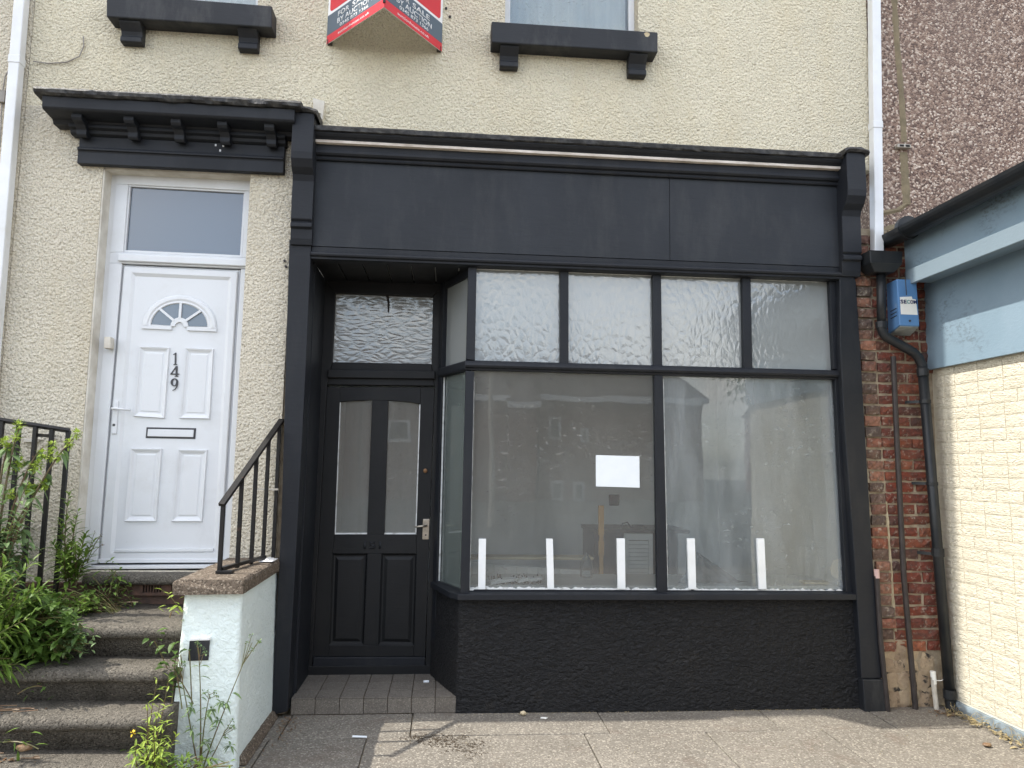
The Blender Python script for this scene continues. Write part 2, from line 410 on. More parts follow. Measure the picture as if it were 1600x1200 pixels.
K['brick_red'] = mat_brick('red_brick', [(0., (.20, .055, .035)), (.3, (.15, .05, .038)), (.55, (.25, .08, .045)), (.72, (.085, .045, .04)), (.86, (.34, .12, .065)), (1., (.05, .04, .04))])
K['brick_old'] = mat_brick('old_weathered_brick', [(0., (.30, .12, .08)), (.25, (.16, .10, .075)), (.45, (.10, .085, .075)), (.6, (.36, .17, .11)), (.8, (.13, .10, .085)), (1., (.30, .10, .055))])
K['rubble'] = simple('tan_rubble_stone', (.46, .36, .24), (.30, .22, .15), 7, .9, 40, .01, .2, detail=8, stain=(8, (.05, .045, .04), .555, .62), rnd=57)
K['stoneblock'] = None
def mat_stoneblock():
    t = NT('cream_painted_split_stone'); v = t.vec((1, 1, 1), 31)
    c = t.mix(t.ramp(t.noise(4, 6, .6, v), (.35, 0.), (.7, 1.)), (.71, .66, .535), (.645, .595, .47))
    h = t.math('ADD', t.noise(42, 4, .6, t.vec((1, .5, 1.7), 31), 1.2), t.math('MULTIPLY', t.noise(90, 3, .6, v), .3))
    return t.done(t.pbr(c, .85, t.bump(h, .018), .2))
K['stoneblock'] = mat_stoneblock()
K['stonejoint'] = simple('cream_painted_joint', (.72, .67, .55), (.64, .59, .47), 9, .9, 50, .003, .2)
def mat_flaky(name, c1, c2, flake, lo, hi):
    t = NT(name)
    c = t.mix(t.ramp(t.noise(3, 6, .6), (.35, 0.), (.7, 1.)), c1, c2)
    m1 = t.ramp(t.noise(1.9, 3, .5), (lo, 0.), (hi, 1.)); m2 = t.ramp(t.noise(38, 5, .7, t.vec((1, .8, 1.6))), (.5, 0.), (.56, 1.))
    c = t.mix(t.math('MULTIPLY', m1, m2), c, flake)
    return t.done(t.pbr(c, .5, t.bump(t.noise(38, 5, .7, t.vec((1, .8, 1.6))), .0015), .4))
K['blue'] = mat_flaky('flaking_blue_paint', (.225, .305, .37), (.195, .275, .335), (.12, .15, .17), .46, .58)
K['blue_batten'] = mat_flaky('pale_blue_paint', (.205, .265, .31), (.19, .245, .285), (.2, .22, .22), .6, .8)
K['bluegrey_plinth'] = simple('blue_grey_plinth', (.26, .32, .36), (.15, .17, .18), 14, .85, 40, .006, .2)
K['alarm'] = simple('blue_plastic_alarm', (.085, .20, .40), (.10, .22, .41), 4, .4, 30, 0, .5, stain=(6, (.30, .36, .42), .62, .85))
K['alarm_grey'] = simple('grey_plastic_base', (.33, .36, .36), (.22, .23, .22), 12, .6, 30, .001)
K['label_white'] = simple('white_label', (.80, .79, .74), (.72, .71, .66), 9, .5, 30, 0)
K['navy'] = simple('navy_print', (.02, .03, .12), None, 9, .5, 30, 0)
K['teal'] = simple('teal_print', (.08, .35, .33), None, 9, .5, 30, 0)
K['sign_grey'] = simple('slate_sign_print', (.085, .12, .155), (.095, .13, .165), 4, .35, 30, 0)
K['sign_red'] = simple('red_sign_print', (.62, .035, .05), (.56, .03, .045), 4, .35, 30, 0)
K['sign_white'] = simple('white_sign_board', (.80, .80, .80), (.74, .74, .74), 4, .4, 30, 0)
K['metal'] = simple('worn_brass_nickel', (.55, .50, .42), (.40, .36, .30), 30, .32, 60, .0003, .5, metal=.9)
K['brass'] = simple('tarnished_brass', (.20, .11, .055), (.12, .07, .04), 30, .4, 60, .0003, .5, metal=.7)
K['darknum'] = simple('dark_grey_numeral', (.05, .05, .055), None, 9, .4, 30, 0)
K['batten'] = simple('white_gloss_timber', (.80, .82, .83), (.74, .76, .76), 7, .4, 30, .001)
K['putty'] = simple('white_putty_and_paint', (.74, .76, .75), (.42, .42, .40), 26, .7, 60, .002, .3, lo=.5, hi=.7)
K['paper'] = simple('white_paper', (.80, .84, .86), (.76, .80, .83), 6, .8, 20, .002, .2)
K['inwall'] = simple('grey_interior_plaster', (.72, .735, .72), (.62, .635, .625), 2, .9, 30, .002, .1)
K['inwhite'] = simple('white_interior_paint', (.86, .88, .88), (.80, .82, .82), 3, .7, 30, .002, .2)
K['infloor'] = simple('dusty_board_floor', (.36, .32, .27), (.28, .25, .21), 4, .8, 30, .002, .2)
K['panel_grey'] = simple('grey_painted_boards', (.58, .60, .58), (.50, .52, .51), 4, .7, 30, .001, .2)
K['darkwood'] = simple('dark_varnished_wood', (.04, .026, .018), (.022, .015, .011), 12, .4, 30, .001, .4, stretch=(1, 1, .2))
K['yellow'] = simple('yellow_timber', (.55, .30, .07), (.45, .24, .06), 12, .5, 30, .001, .4)
K['louvre'] = simple('grey_white_louvre', (.55, .57, .57), (.48, .50, .50), 6, .5, 30, 0)
K['tarp'] = simple('dark_green_tarpaulin', (.008, .013, .011), (.018, .026, .023), 7, .4, 14, .01, .5)
K['blue_sheet'] = simple('blue_grey_sheet', (.22, .27, .31), (.16, .20, .24), 7, .4, 14, .01, .5)
K['card'] = simple('buff_cardboard', (.58, .50, .34), (.50, .42, .28), 9, .8, 30, .001)
K['curtain'] = simple('pale_blue_net_curtain', (.90, .92, .92), (.84, .88, .89), 3, .8, 30, .001, .1, stretch=(6, 1, .3))
K['dark'] = simple('dark_void', (.02, .02, .02), None, 4, .9, 30, 0)
K['terracotta'] = simple('dirty_terracotta', (.13, .075, .055), (.07, .05, .04), 16, .9, 50, .004, .2)
K['soil'] = simple('leaf_litter_soil', (.06, .045, .032), (.11, .085, .06), 30, .95, 60, .012, .1, detail=8)
K['road'] = simple('asphalt', (.055, .055, .055), (.04, .04, .04), 20, .9, 80, .003, .2)
K['stem'] = mat_leaf('green_stem', (.12, .14, .04), (.14, .09, .05), 20, .05)
K['stem_red'] = mat_leaf('reddish_stem', (.13, .07, .045), (.10, .10, .04), 20, .05)
K['leaf_mid'] = mat_leaf('mid_green_leaf', (.09, .165, .025), (.20, .30, .055))
K['leaf_dark'] = mat_leaf('dark_green_leaf', (.05, .10, .018), (.11, .19, .035))
K['leaf_grey'] = mat_leaf('grey_green_leaf', (.12, .20, .08), (.22, .31, .13))
K['leaf_lime'] = mat_leaf('lime_green_leaf', (.27, .38, .05), (.38, .48, .09))
K['leaf_dry'] = mat_leaf('dry_brown_leaf', (.16, .09, .05), (.24, .16, .09), 14, .1)
K['straw'] = mat_leaf('dry_straw', (.40, .33, .19), (.28, .22, .11), 14, .1)
K['yellow_flower'] = mat_leaf('yellow_flower', (.65, .48, .02), (.6, .42, .02), 14, .1)
K['pinkish'] = simple('faded_pink_cap', (.55, .38, .35), (.48, .33, .3), 12, .7, 30, .001)
K['greypipe'] = simple('grey_white_pipe', (.50, .47, .41), (.36, .33, .28), 16, .6, 40, .002)
K['bark'] = simple('tree_bark', (.09, .07, .055), (.06, .05, .04), 12, .9, 30, .01)
K['roof'] = simple('dark_roof_tiles', (.09, .075, .07), (.06, .05, .05), 5, .8, 18, .02, .2)
K['far_brick'] = simple('far_red_brick', (.23, .115, .085), (.18, .09, .07), 6, .9, 30, .004, .2)
K['pane_far'] = simple('far_window_glass', (.05, .06, .07), None, 6, .08, 30, 0, .5)
K['bottle'] = mat_glass('clear_plastic_bottle', .08, .4, .75, base=.12, tint=(.85, .92, .95))
K['tape_wire'] = simple('grey_wire', (.30, .28, .25), (.22, .2, .18), 14, .6, 30, 0)

def text(name, body, m, parent, origin, ux, uy, width, height, lift=.0008, bold=0.0, depth=.0012):
    """flat lettering: lower-left corner at origin, reading along ux, up along uy"""
    cu = bpy.data.curves.new(name, 'FONT'); cu.body = body; cu.offset = bold; cu.resolution_u = 3; cu.fill_mode = 'BOTH'
    tmp = bpy.data.objects.new('tmp_text', cu); COL.objects.link(tmp)
    dg = bpy.context.evaluated_depsgraph_get(); me = bpy.data.meshes.new_from_object(tmp.evaluated_get(dg)); bpy.data.objects.remove(tmp)
    xs = [v.co.x for v in me.vertices]; ys = [v.co.y for v in me.vertices]
    x0, x1, y0, y1 = min(xs), max(xs), min(ys), max(ys)
    ux = Vector(ux).normalized(); uy = Vector(uy).normalized(); nn = ux.cross(uy)
    for v in me.vertices:
        v.co = Vector(origin) + ux*((v.co.x-x0)/(x1-x0)*width) + uy*((v.co.y-y0)/(y1-y0)*height) + nn*lift
    me.materials.clear(); me.materials.append(m); me.name = name
    o = link(name, me, parent)
    if depth:
        s = o.modifiers.new('solid', 'SOLIDIFY'); s.thickness = depth; s.offset = 0
    return o

# ================================================================== GROUND
b = MB(); b.box(-60, 60, -90, -1.12, -.30, -.006); g = struct(b.build('ground', K['road']))
b = MB(); b.box(-60, 60, -6.6, -1.125, -.1, 0.0); g = struct(b.build('pavement', K['slab']), 'worn concrete slab pavement in front of the shop')
PV = g; PW[PV.name] = Vector((0, 0, 0))
b = MB(); b.box(-9, 9, -1.12, .7, -.12, -.018); o = b.build('slab_bedding', K['mortar'], PV); o['kind'] = 'stuff'
rows = [(-.405, -.004, [-4.2, -3.3, -2.4, -1.55, -.93, -.17, 1.03, 2.12, 2.86, 3.62, 4.6]), (-1.115, -.413, [-4.2, -3.5, -2.6, -1.6, -.98, -.42, .87, 1.62, 2.36, 3.05, 3.9, 4.6])]
i = 0
for y0, y1, xs in rows:
    for x0, x1 in zip(xs[:-1], xs[1:]):
        i += 1
        mb = MB(); hw, hd = (x1-x0)/2-.004, (y1-y0)/2
        mb.box(-hw, hw, -hd, hd, -.05, 0)
        o = mb.build('slab', K['slab'], PV, bevel=.004); o.location = ((x0+x1)/2, (y0+y1)/2, random.uniform(-.004, .002)); o.rotation_euler = (rad(random.uniform(-.2, .2)), rad(random.uniform(-.25, .25)), rad(random.uniform(-.2, .2)))
b = MB(); b.box(-60, 60, -6.85, -6.6, -.2, 0.0); struct(b.build('kerb', K['coping'], bevel=.015))

# ================================================================== CREAM TERRACED HOUSE
HX0, HX1, HTOP = -2.865, 3.085, 6.9
H = thing('terraced_house', 'cream pebbledashed terraced house holding the white door and the black shopfront', 'house', (0, 0.3, 0))
def wall_with_holes(x0, x1, z0, z1, holes, y0=0.0, y1=.30):
    xs = sorted({x0, x1, *[h[0] for h in holes], *[h[1] for h in holes]}); zs = sorted({z0, z1, *[h[2] for h in holes], *[h[3] for h in holes]})
    mb = MB()
    for a, c in zip(xs[:-1], xs[1:]):
        for d, e in zip(zs[:-1], zs[1:]):
            xm, zm = (a+c)/2, (d+e)/2
            if any(h[0] < xm < h[1] and h[2] < zm < h[3] for h in holes): continue
            mb.box(a, c, y0, y1, d, e)
    return mb
DZ0, DZ1 = .90, 3.60
DX0, DX1 = at(176, 560, 0).x+.0, -1.395
DX0 = -2.338; DX1 = -1.375
W1 = (at(203, 4, 0).x, at(403, 4, 0).x, 4.665, 6.1); W2 = (at(789, 30, 0).x, at(997, 30, 0).x, 4.665, 6.1)
wallmb = wall_with_holes(HX0, -1.085, 0, 3.95, [(DX0, DX1, DZ0-.01, DZ1)])
wallmb.build('lower_left_wall', K['cream_grey'], H)
wallmb = wall_with_holes(HX0, HX1, 3.95, HTOP, [W1, W2]); wallmb.box(-1.085, HX1, 0, .30, 3.80, 3.95); wallmb.build('upper_wall', K['cream'], H)
b = MB(); b.box(-7, HX1, .30, .5, 3.9, HTOP); b.build('inner_wall', K['inwall'], H)
b = MB(); b.poly_y([(HX0-4.2, -.28, HTOP+.1), (HX1+.02, -.28, HTOP+.1), (HX1+.02, -.28, HTOP), (HX0-4.2, -.28, HTOP)], 4.8); b.build('roof', K['roof'], H)
b = MB(); b.box(-1.085, -.985, .02, .30, 0, 3.8); b.build('party_pier', K['mortar'], H)
# plain neighbour on the left of the white downpipe
NL = thing('neighbouring_house', 'strip of cream pebbledashed house wall left of the white downpipe', 'house', (-4.5, .3, 0))
wall_with_holes(-7.0, HX0-.004, 0, HTOP, []).build('wall', K['cream_grey'], NL)

# --- window sills on the first floor
def sill(px_face, brackets, label):
    mb = MB(); mb.px(px_face, -.13, .16); s = mb.build('window_sill', K['black_stone'], H, bevel=.008); PW[s.name] = Vector((0, 0, 0)); s['label'] = label
    for (x0, x1, y0, y1) in brackets:
        p0 = at(x0, y0, -.1); p1 = at(x1, y0, -.1); zb = at((x0+x1)/2, y1, -.06).z; zt = at((x0+x1)/2, y0-4, -.13).z
        h = zt-zb
        prof = [(.0, zt), (-.105, zt), (-.105, zt-h*.22), (-.085, zt-h*.34), (-.06, zt-h*.5), (-.05, zt-h*.68), (-.065, zt-h*.76), (-.065, zt-h*.97), (-.05, zb), (.0, zb)]
        MB().profile_x(prof, p0.x, p1.x).build('bracket', K['black_stone'], s, bevel=.005)
    return s
sill([(166, -12), (425, 9), (425, 43), (166, 26)], [(186, 220, 27, 66), (371, 402, 36, 77)], 'black painted stone sill over the white door')
sill([(768, 33), (1028, 50), (1028, 82), (768, 66)], [(782, 811, 66, 105), (984, 1012, 78, 118)], 'black painted stone sill with a chipped right corner')
chip = at(1011, 54, -.1305); b = MB(); b.poly_y([chip+Vector((.02*math.cos(a)*(1+.2*math.sin(3*a)), 0, .018*math.sin(a))) for a in [-k*math.tau/9 for k in range(9)]], .003); b.build('chipped_spot', K['mortar_fillet'], H)

def window(W, label):
    x0, x1, z0, z1 = W; y = .10
    mb = MB(); fw = .045
    mb.box(x0, x0+fw, y, y+.06, z0, z1); mb.box(x1-fw, x1, y, y+.06, z0, z1); mb.box(x0+fw, x1-fw, y, y+.06, z0, z0+.03); mb.box(x0+fw, x1-fw, y, y+.06, z1-fw, z1)
    w = mb.build('window', K['upvc'], H, bevel=.006); PW[w.name] = Vector((0, 0, 0)); w['label'] = label
    mb = MB(); mb.box(x0+fw, x1-fw, y+.02, y+.03, z0+.03, z1-fw); mb.build('pane', K['clear'], w)
    mb = MB(); n = 60; b0 = len(mb.v)
    for k in range(n+1):
        x = x0+fw+.005+(x1-x0-2*fw-.01)*k/n; yy = y+.085+.008*math.sin(k*.9)+.004*math.sin(k*2.3)
        mb.v += [(x, yy, z0), (x, yy, z1), (x, yy+.004, z0), (x, yy+.004, z1)]
    for k in range(n):
        a = 4*k; mb.f += [(a, a+4, a+5, a+1), (a+2, a+3, a+7, a+6)]
    mb.build('curtain', K['curtain'], w, smooth=True)
window(W1, 'white framed window above the door hood'); window(W2, 'white framed window with a pale blue net curtain')

# --- white front door
DY = .10
fq = [(182, 259), (396, 271), (371, 889), (134, 889)]
mb = MB()
def strip(mb, a, b_, c, d, Y, dep): mb.px([a, b_, c, d], Y, dep)
strip(mb, (182, 259), (396, 271), (384, 298), (200.5, 288), DY, .07)
strip(mb, (182, 259), (200.5, 288), (190.5, 411), (152, 883), DY, .07); mb.v[-1]; 
mb = MB()
mb.px([(182, 259), (396, 271), (395, 298.5), (200.4, 288), (180.5, 287)], DY, .07)
mb.px([(180.5, 287), (200.4, 288), (192.5, 394), (171.5, 394)], DY, .07)
mb.px([(384, 298.2), (395, 298.8), (391, 403.5), (378, 402.5)], DY, .07)
mb.px([(171.5, 394), (192.5, 394), (378, 402.5), (391, 403.5), (390.5, 420), (190.5, 411.5), (170, 411)], DY, .07)
mb.px([(170, 411), (190.5, 411.5), (151.5, 881), (134.5, 881)], DY, .07)
mb.px([(376.4, 419.9), (390.5, 420.6), (371, 879), (348.5, 879)], DY, .07)
DF = mb.build('door_frame', K['upvc'], H, bevel=.004); PW[DF.name] = Vector((0, 0, 0)); DF['label'] = 'white plastic door frame with transom light'
mb = MB(); mb.px([(199, 286), (386, 297), (380, 404), (191, 395)], DY+.03, .012); mb.build('transom_pane', K['frost'], DF)
mb = MB()  # beads
for q in ([(200.4, 288), (384, 298.5), (384, 301.5), (200.4, 291)], [(193, 390.5), (378, 399), (378, 402.4), (192.5, 394)], [(200.4, 291), (204, 291), (196, 390.6), (193, 390.5)], [(381, 301.3), (384, 301.5), (378, 399), (375, 398.8)]): mb.px(q, DY+.012, .018)
mb.build('glazing_bead', K['upvc'], DF)
mb = MB(); a = at(183, 398, DY-.022); c = at(389, 408, DY-.022)
mb.px([(184, 396), (389.5, 405.5), (389, 416), (183, 407)], DY-.022, .022); mb.build('transom_drip_bar', K['upvc'], DF, bevel=.006)
# leaf
leafq = [(191.5, 413), (375.5, 421.5), (348, 879), (153, 879)]
LW = [at(x, y, DY+.012) for x, y in leafq]
FD = None
mb = MB(); mb.poly_y([p+Vector((0, .012, 0)) for p in LW], .04)
FD = mb.build('front_door', K['upvc'], H, bevel=.004); PW[FD.name] = Vector((0, 0, 0)); FD['label'] = 'white plastic front door numbered 149'
inner = [at(x, y, DY+.012) for x, y in [(211.4, 431.4), (356.6, 438), (333, 858), (178.7, 859)]]
mb = MB(); ring(mb, [(inset_quad(LW, .012), -.001), (inset_quad(LW, .018), -.010), (inset_quad(inner, -.022), -.010), (inner, .004), ]); 
mb.build('sash_frame', K['upvc'], FD, bevel=.002)
mb = MB(); mb.px([(179.5, 858), (333, 857), (332.5, 862), (177.5, 863)], DY-.006, .018); mb.px([(152.5, 873.5), (348.3, 873.5), (348, 879), (152, 880)], DY-.012, .024); mb.build('weather_bar', K['upvc'], FD, bevel=.003)
mb = MB(); mb.px([(136, 884.6), (371, 882.6), (372, 888), (134, 889.5)], DY-.05, .10); mb.build('door_sill', K['upvc'], DF, bevel=.003)
def moulded(quad_px, Y, parent, m, proud, name='panel', wid=.03, sunk=0.0):
    q = [at(x, y, Y) for x, y in quad_px]
    mb = MB(); ring(mb, [(q, 0), (inset_quad(q, .004), -proud), (inset_quad(q, wid*.45), -proud*.75), (inset_quad(q, wid*.55), -proud*.45), (inset_quad(q, wid), sunk), (inset_quad(q, wid*1.25), sunk), (inset_quad(q, wid*1.5), -proud*.25+sunk)])
    o = mb.build(name, m, parent); return o
PYD = DY+.0155
for q in ([(218, 541), (266, 543), (258, 654), (209, 651)], [(290, 543.6), (334.6, 545.5), (328.7, 655), (280.7, 654)], [(205, 700), (254, 701), (245.4, 815), (194.7, 815)], [(278.7, 702), (325, 703), (317, 815), (268, 815)]):
    moulded(q, PYD, FD, K['upvc'], .014)
# fanlight in the leaf: arched moulding, four panes, three bars
cx, cy, = 280, 510
def arc_pt(a, rx, ry, Y): return at(cx + rx*math.cos(a) - (ry*math.sin(a))*(-.075), cy + .045*rx*math.cos(a) - ry*math.sin(a), Y)
mb = MB(); n = 28; path = [(58.5, 49, 0), (56, 47, -.012), (51, 43, -.014), (48, 39.5, -.008), (46, 37, -.010), (44, 35.5, -.004)]
b0 = len(mb.v)
for k in range(n+1):
    a = math.pi*k/n
    for rx, ry, dy in path: mb.v.append(tuple(arc_pt(a, rx, ry, PYD-.002+dy)))
m_ = len(path)
for k in range(n):
    for j in range(m_-1): mb.f.append((b0+k*m_+j, b0+(k+1)*m_+j, b0+(k+1)*m_+j+1, b0+k*m_+j+1))
mb.px([(221.5, 507), (268, 509), (268, 515), (220.5, 513)], PYD-.012, .014); mb.px([(292, 510), (338.5, 512), (338, 518), (292, 516)], PYD-.012, .014)
for k in range(9):  # little hub at the middle
    a0, a1 = math.pi*k/9, math.pi*(k+1)/9
    mb.poly_y([arc_pt(a0, 14, 14, PYD-.012), arc_pt(a1, 14, 14, PYD-.012), arc_pt(a1, 7, 7, PYD-.012), arc_pt(a0, 7, 7, PYD-.012)], .014)
mb.build('fanlight_moulding', K['upvc'], FD)
for a0, a1 in ((3, 43), (47, 88), (92, 133), (137, 177)):
    mb = MB(); A = [rad(a0+(a1-a0)*k/6) for k in range(7)]
    pts = [arc_pt(a, 44, 35.5, PYD-.003) for a in A] + [arc_pt(a, 13, 13, PYD-.003) for a in reversed(A)]
    mb.poly_y(pts, .003); mb.build('fanlight_pane', K['frost'], FD)
for ang in (45, 90, 135):
    a = rad(ang); mb = MB(); mb.bar(arc_pt(a, 12, 12, PYD-.009), arc_pt(a, 45, 36.5, PYD-.009), .016, .01, Vector((0, 0, 1)) if ang != 90 else Vector((1, 0, 0))); mb.build('glazing_bar', K['upvc'], FD)
# letter plate, handle, numerals, bell
mb = MB(); q = [at(x, y, PYD-.002) for x, y in [(229, 667.5), (306.5, 669), (305, 686), (227.5, 684.5)]]
mb.poly_y(q, .004); lp = mb.build('letter_plate', K['darknum'], FD); PW[lp.name] = Vector((0, 0, 0))
mb = MB(); mb.poly_y([p+Vector((0, -.008, 0)) for p in inset_quad(q, .012)], .008); mb.build('letter_flap', K['upvc'], lp, bevel=.003)
mb = MB(); q = [(177, 626), (185, 626.3), (181.5, 678), (173.5, 678)]; mb.px(q, DY-.008, .014); hd = mb.build('handle', K['upvc'], FD, bevel=.004); PW[hd.name] = Vector((0, 0, 0))
p = at(180, 639, DY-.01); e = at(204, 640.5, DY-.05)
MB().tube([p, p+Vector((0, -.045, 0)), p+Vector((.02, -.05, 0)), e], .0085, 8).build('lever', K['upvc'], hd, smooth=True)
p = at(177.8, 664, DY-.0095); MB().tube([p, p+Vector((0, .004, 0))], .009, 10).build('keyhole', K['darknum'], hd)
DIG = {'1': [[(.30, 0), (.74, 0), (.74, .05), (.60, .08), (.60, 1), (.52, 1), (.24, .88), (.26, .83), (.44, .88), (.44, .08), (.30, .05)]],
       '4': [[(.60, 0), (.80, 0), (.80, 1), (.68, 1), (.60, .9)], [(.0, .26), (.12, .26), (.68, .94), (.68, 1), (.60, .99)], [(.0, .20), (1.0, .20), (1.0, .30), (.0, .30)], [(.48, 0), (.92, 0), (.92, .04), (.48, .04)]]}
def ring9():
    out = []; n = 18
    for k in range(n):
        a0, a1 = math.tau*k/n, math.tau*(k+1)/n
        f = lambda a, r: (.48+r*.44*math.cos(a)*(1 if r == 1 else .62), .68+.32*r*math.sin(a)*(1 if r == 1 else 1.12))
        out.append([f(a0, 1), f(a0, .72), f(a1, .72), f(a1, 1)])
    tail = [(.92-.0*t, .66) for t in (0,)]
    c = [(.92, .70), (.90, .48), (.80, .26), (.60, .09), (.30, 0)]; d = [(.74, .62), (.74, .46), (.68, .28), (.54, .13), (.28, .04)]
    for k in range(4): out.append([c[k], c[k+1], d[k+1], d[k]])
    return out
DIG['9'] = ring9()
for ch, (x0, x1, y0, y1) in (('1', (267, 280, 551, 570)), ('4', (266, 279.5, 572, 588.5)), ('9', (265.5, 279, 591, 610.5))):
    mb = MB(); n = 0
    A = at(x0, y1, PYD-.006); ux = at(x1, y1, PYD-.006)-A; uy = at((x0+x1)/2+.6, y0, PYD-.006)-at((x0+x1)/2, y1, PYD-.006)
    for poly in DIG[ch]:
        n += 1; mb.poly_y([A+ux*u+uy*v+Vector((0, -.00012*n, 0)) for u, v in poly], .005)
    mb.build('numeral', K['darknum'], FD)
mb = MB(); mb.px([(162.5, 526), (172.5, 526), (172, 544), (162, 544)], .03, .06); bl = mb.build('doorbell', K['old_white'], H, bevel=.004)
# cream reveal boards round the door
mb = MB(); mb.box(DX0+.0, DX1, .01, DY+.02, 3.535, 3.598); mb.build('reveal_head', K['old_white'], H)
MB().box(DX0-.001, DX0+.012, .004, .16, .9, 3.535).build('reveal_lining', K['old_white'], H, bevel=.002)
MB().box(DX0+.0125, -2.27, .104, .16, .9, 3.535).build('reveal_filler', K['upvc'], H)
mb = MB(); mb.box(DX0-.02, DX1+.05, .16, .20, .85, 3.65); mb.build('hall_backing', K['dark'], H)

# --- hood over the door
HD = None
zc = at(250, 150, -.27).z
xl, xr = at(52, 136, -.27).x, at(470, 155, -.27).x
mb = MB(); n = 90; b0 = 0
prof = [(.0, .045), (-.10, .03), (-.235, .018), (-.262, .012), (-.27, -.002), (-.265, -.022), (-.25, -.034), (-.10, -.034), (.0, -.034)]
for k in range(n+1):
    x = xl+(xr-xl)*k/n
    for j, (y, z) in enumerate(prof):
        w = .011*mnoise.noise((x*9, j*.8, 3)) + .006*mnoise.noise((x*33, j*2., 8)) if 0 < j < 8 else 0
        mb.v.append((x, y+w*.9, 3.945+z+w+.002*math.sin(x*3)))
m_ = len(prof)
for k in range(n):
    for j in range(m_): mb.f.append((k*m_+j, (k+1)*m_+j, (k+1)*m_+(j+1) % m_, k*m_+(j+1) % m_))
mb.f += [tuple(range(m_)), tuple(reversed(range(n*m_, n*m_+m_)))]
HD = mb.build('door_hood', K['lead'], H); PW[HD.name] = Vector((0, 0, 0)); HD['label'] = 'lumpy lead topped black timber hood over the white door'
mb = MB(); mb.profile_x([(0, 3.912), (-.235, 3.912), (-.235, 3.905), (-.232, 3.84), (-.222, 3.828), (-.205, 3.825), (-.10, 3.815), (-.085, 3.79), (0, 3.79)], xl+.04, -1.05); mb.build('cornice_board', K['black'], HD, bevel=.003)
FX0, FX1 = at(123, 225, -.05).x, at(444, 240, -.05).x
mb = MB(); mb.profile_x([(.0, 3.795), (-.10, 3.795), (-.10, 3.775), (-.075, 3.765), (-.07, 3.745), (-.05, 3.735), (0, 3.735)], FX0-.05, FX1+.01); mb.build('bed_moulding', K['black'], HD, bevel=.002)
mb = MB(); mb.profile_x([(.0, 3.735), (-.045, 3.735), (-.045, 3.66), (-.062, 3.655), (-.066, 3.645), (-.066, 3.635), (-.055, 3.63), (-.052, 3.62), (-.052, 3.545), (0, 3.545)], FX0, FX1); mb.build('frieze', K['black'], HD, bevel=.002)
for k, x in enumerate((125, 206, 279, 351, 424)):
    X = at(x, 185, -.14).x; w = .032
    mb = MB(); mb.profile_x([(-.02, 3.83), (-.19, 3.83), (-.19, 3.80), (-.175, 3.785), (-.135, 3.775), (-.11, 3.75), (-.11, 3.72), (-.095, 3.705), (-.075, 3.71), (-.02, 3.73)], X-w, X+w); mb.build('bracket', K['black'], HD, bevel=.004)
for x, y in ((337, 226.5), (349, 227.5), (344, 235)):
    p = at(x, y, -.0455); MB().box(p.x-.006, p.x+.006, p.y-.002, p.y+.003, p.z-.009, p.z+.008).build('filler_patch', K['upvc'], HD, bevel=.003)

# cream mortar fillets where the render meets the timber
def fillet(x0, x1, zf, y_out, h, seed, name='mortar_fillet', amp=.012):
    mb = MB(); n = int((x1-x0)/.02)
    for k in range(n+1):
        x = x0+(x1-x0)*k/n; r = amp*mnoise.noise((x*11, seed, 0)) + amp*.5*mnoise.noise((x*40, seed, 4)); zz = zf(x)
        mb.v += [(x, .01, zz+h+r), (x, -.012+r*.3, zz+h*.6+r), (x, y_out-r*.4, zz+r*.2), (x, .01, zz-.01)]
    for k in range(n):
        for j in range(4): mb.f.append((k*4+j, (k+1)*4+j, (k+1)*4+(j+1) % 4, k*4+(j+1) % 4))
    return mb.build(name, K['mortar_fillet'], H)
fillet(-2.68, -.92, lambda x: 3.985, -.05, .035, 1)
fillet(-.9, 2.80, lambda x: 3.868, -.06, .03, 2)
mb = MB(); q = [(489, 153), (507, 158), (504, 186), (496, 203), (490, 203)]; mb.px(q, -.03, .03); mb.build('flashing_patch', K['old_white'], H)
# small things on the render
for px, py in ((445, 408), (447, 417), (697, 14), (703, 27)):
    p = at(px, py, 0); MB().tube([p+Vector((0, .01, 0)), p+Vector((0, -.012, 0))], .009, 7).build('old_fixing', K['conduit'], H)

# ================================================================== SHOPFRONT
S = thing('shopfront', 'black painted timber shopfront with angled doorway and large display window', 'shopfront', (1.0, 0, 0))
PY = -.07
mb = MB(); mb.px([(452, 374), (486.5, 376), (478.5, 560), (466, 800), (449, 1112), (424, 1118), (440, 800), (446.5, 560)], PY, .16)
pl = mb.build('pilaster', K['black'], S, bevel=.005); pl['label'] = 'left pilaster beside the shop door'
mb = MB(); mb.px([(1312, 432), (1335, 432), (1337.5, 440), (1344, 540), (1351, 660), (1363, 862), (1374.5, 1004), (1379, 1060), (1346, 1060), (1343, 1000), (1334, 862), (1319, 660), (1313, 540)], PY, .16)
pr = mb.build('pilaster', K['black'], S, bevel=.005); pr['label'] = 'right pilaster beside the exposed brick'
PW[pr.name] = Vector((0, 0, 0))
mb = MB(); mb.px([(1348, 1061.5), (1382, 1062), (1387, 1117), (1352, 1117)], PY-.015, .18); mb.build('plinth_block', K['black_stone'], pr, bevel=.008)
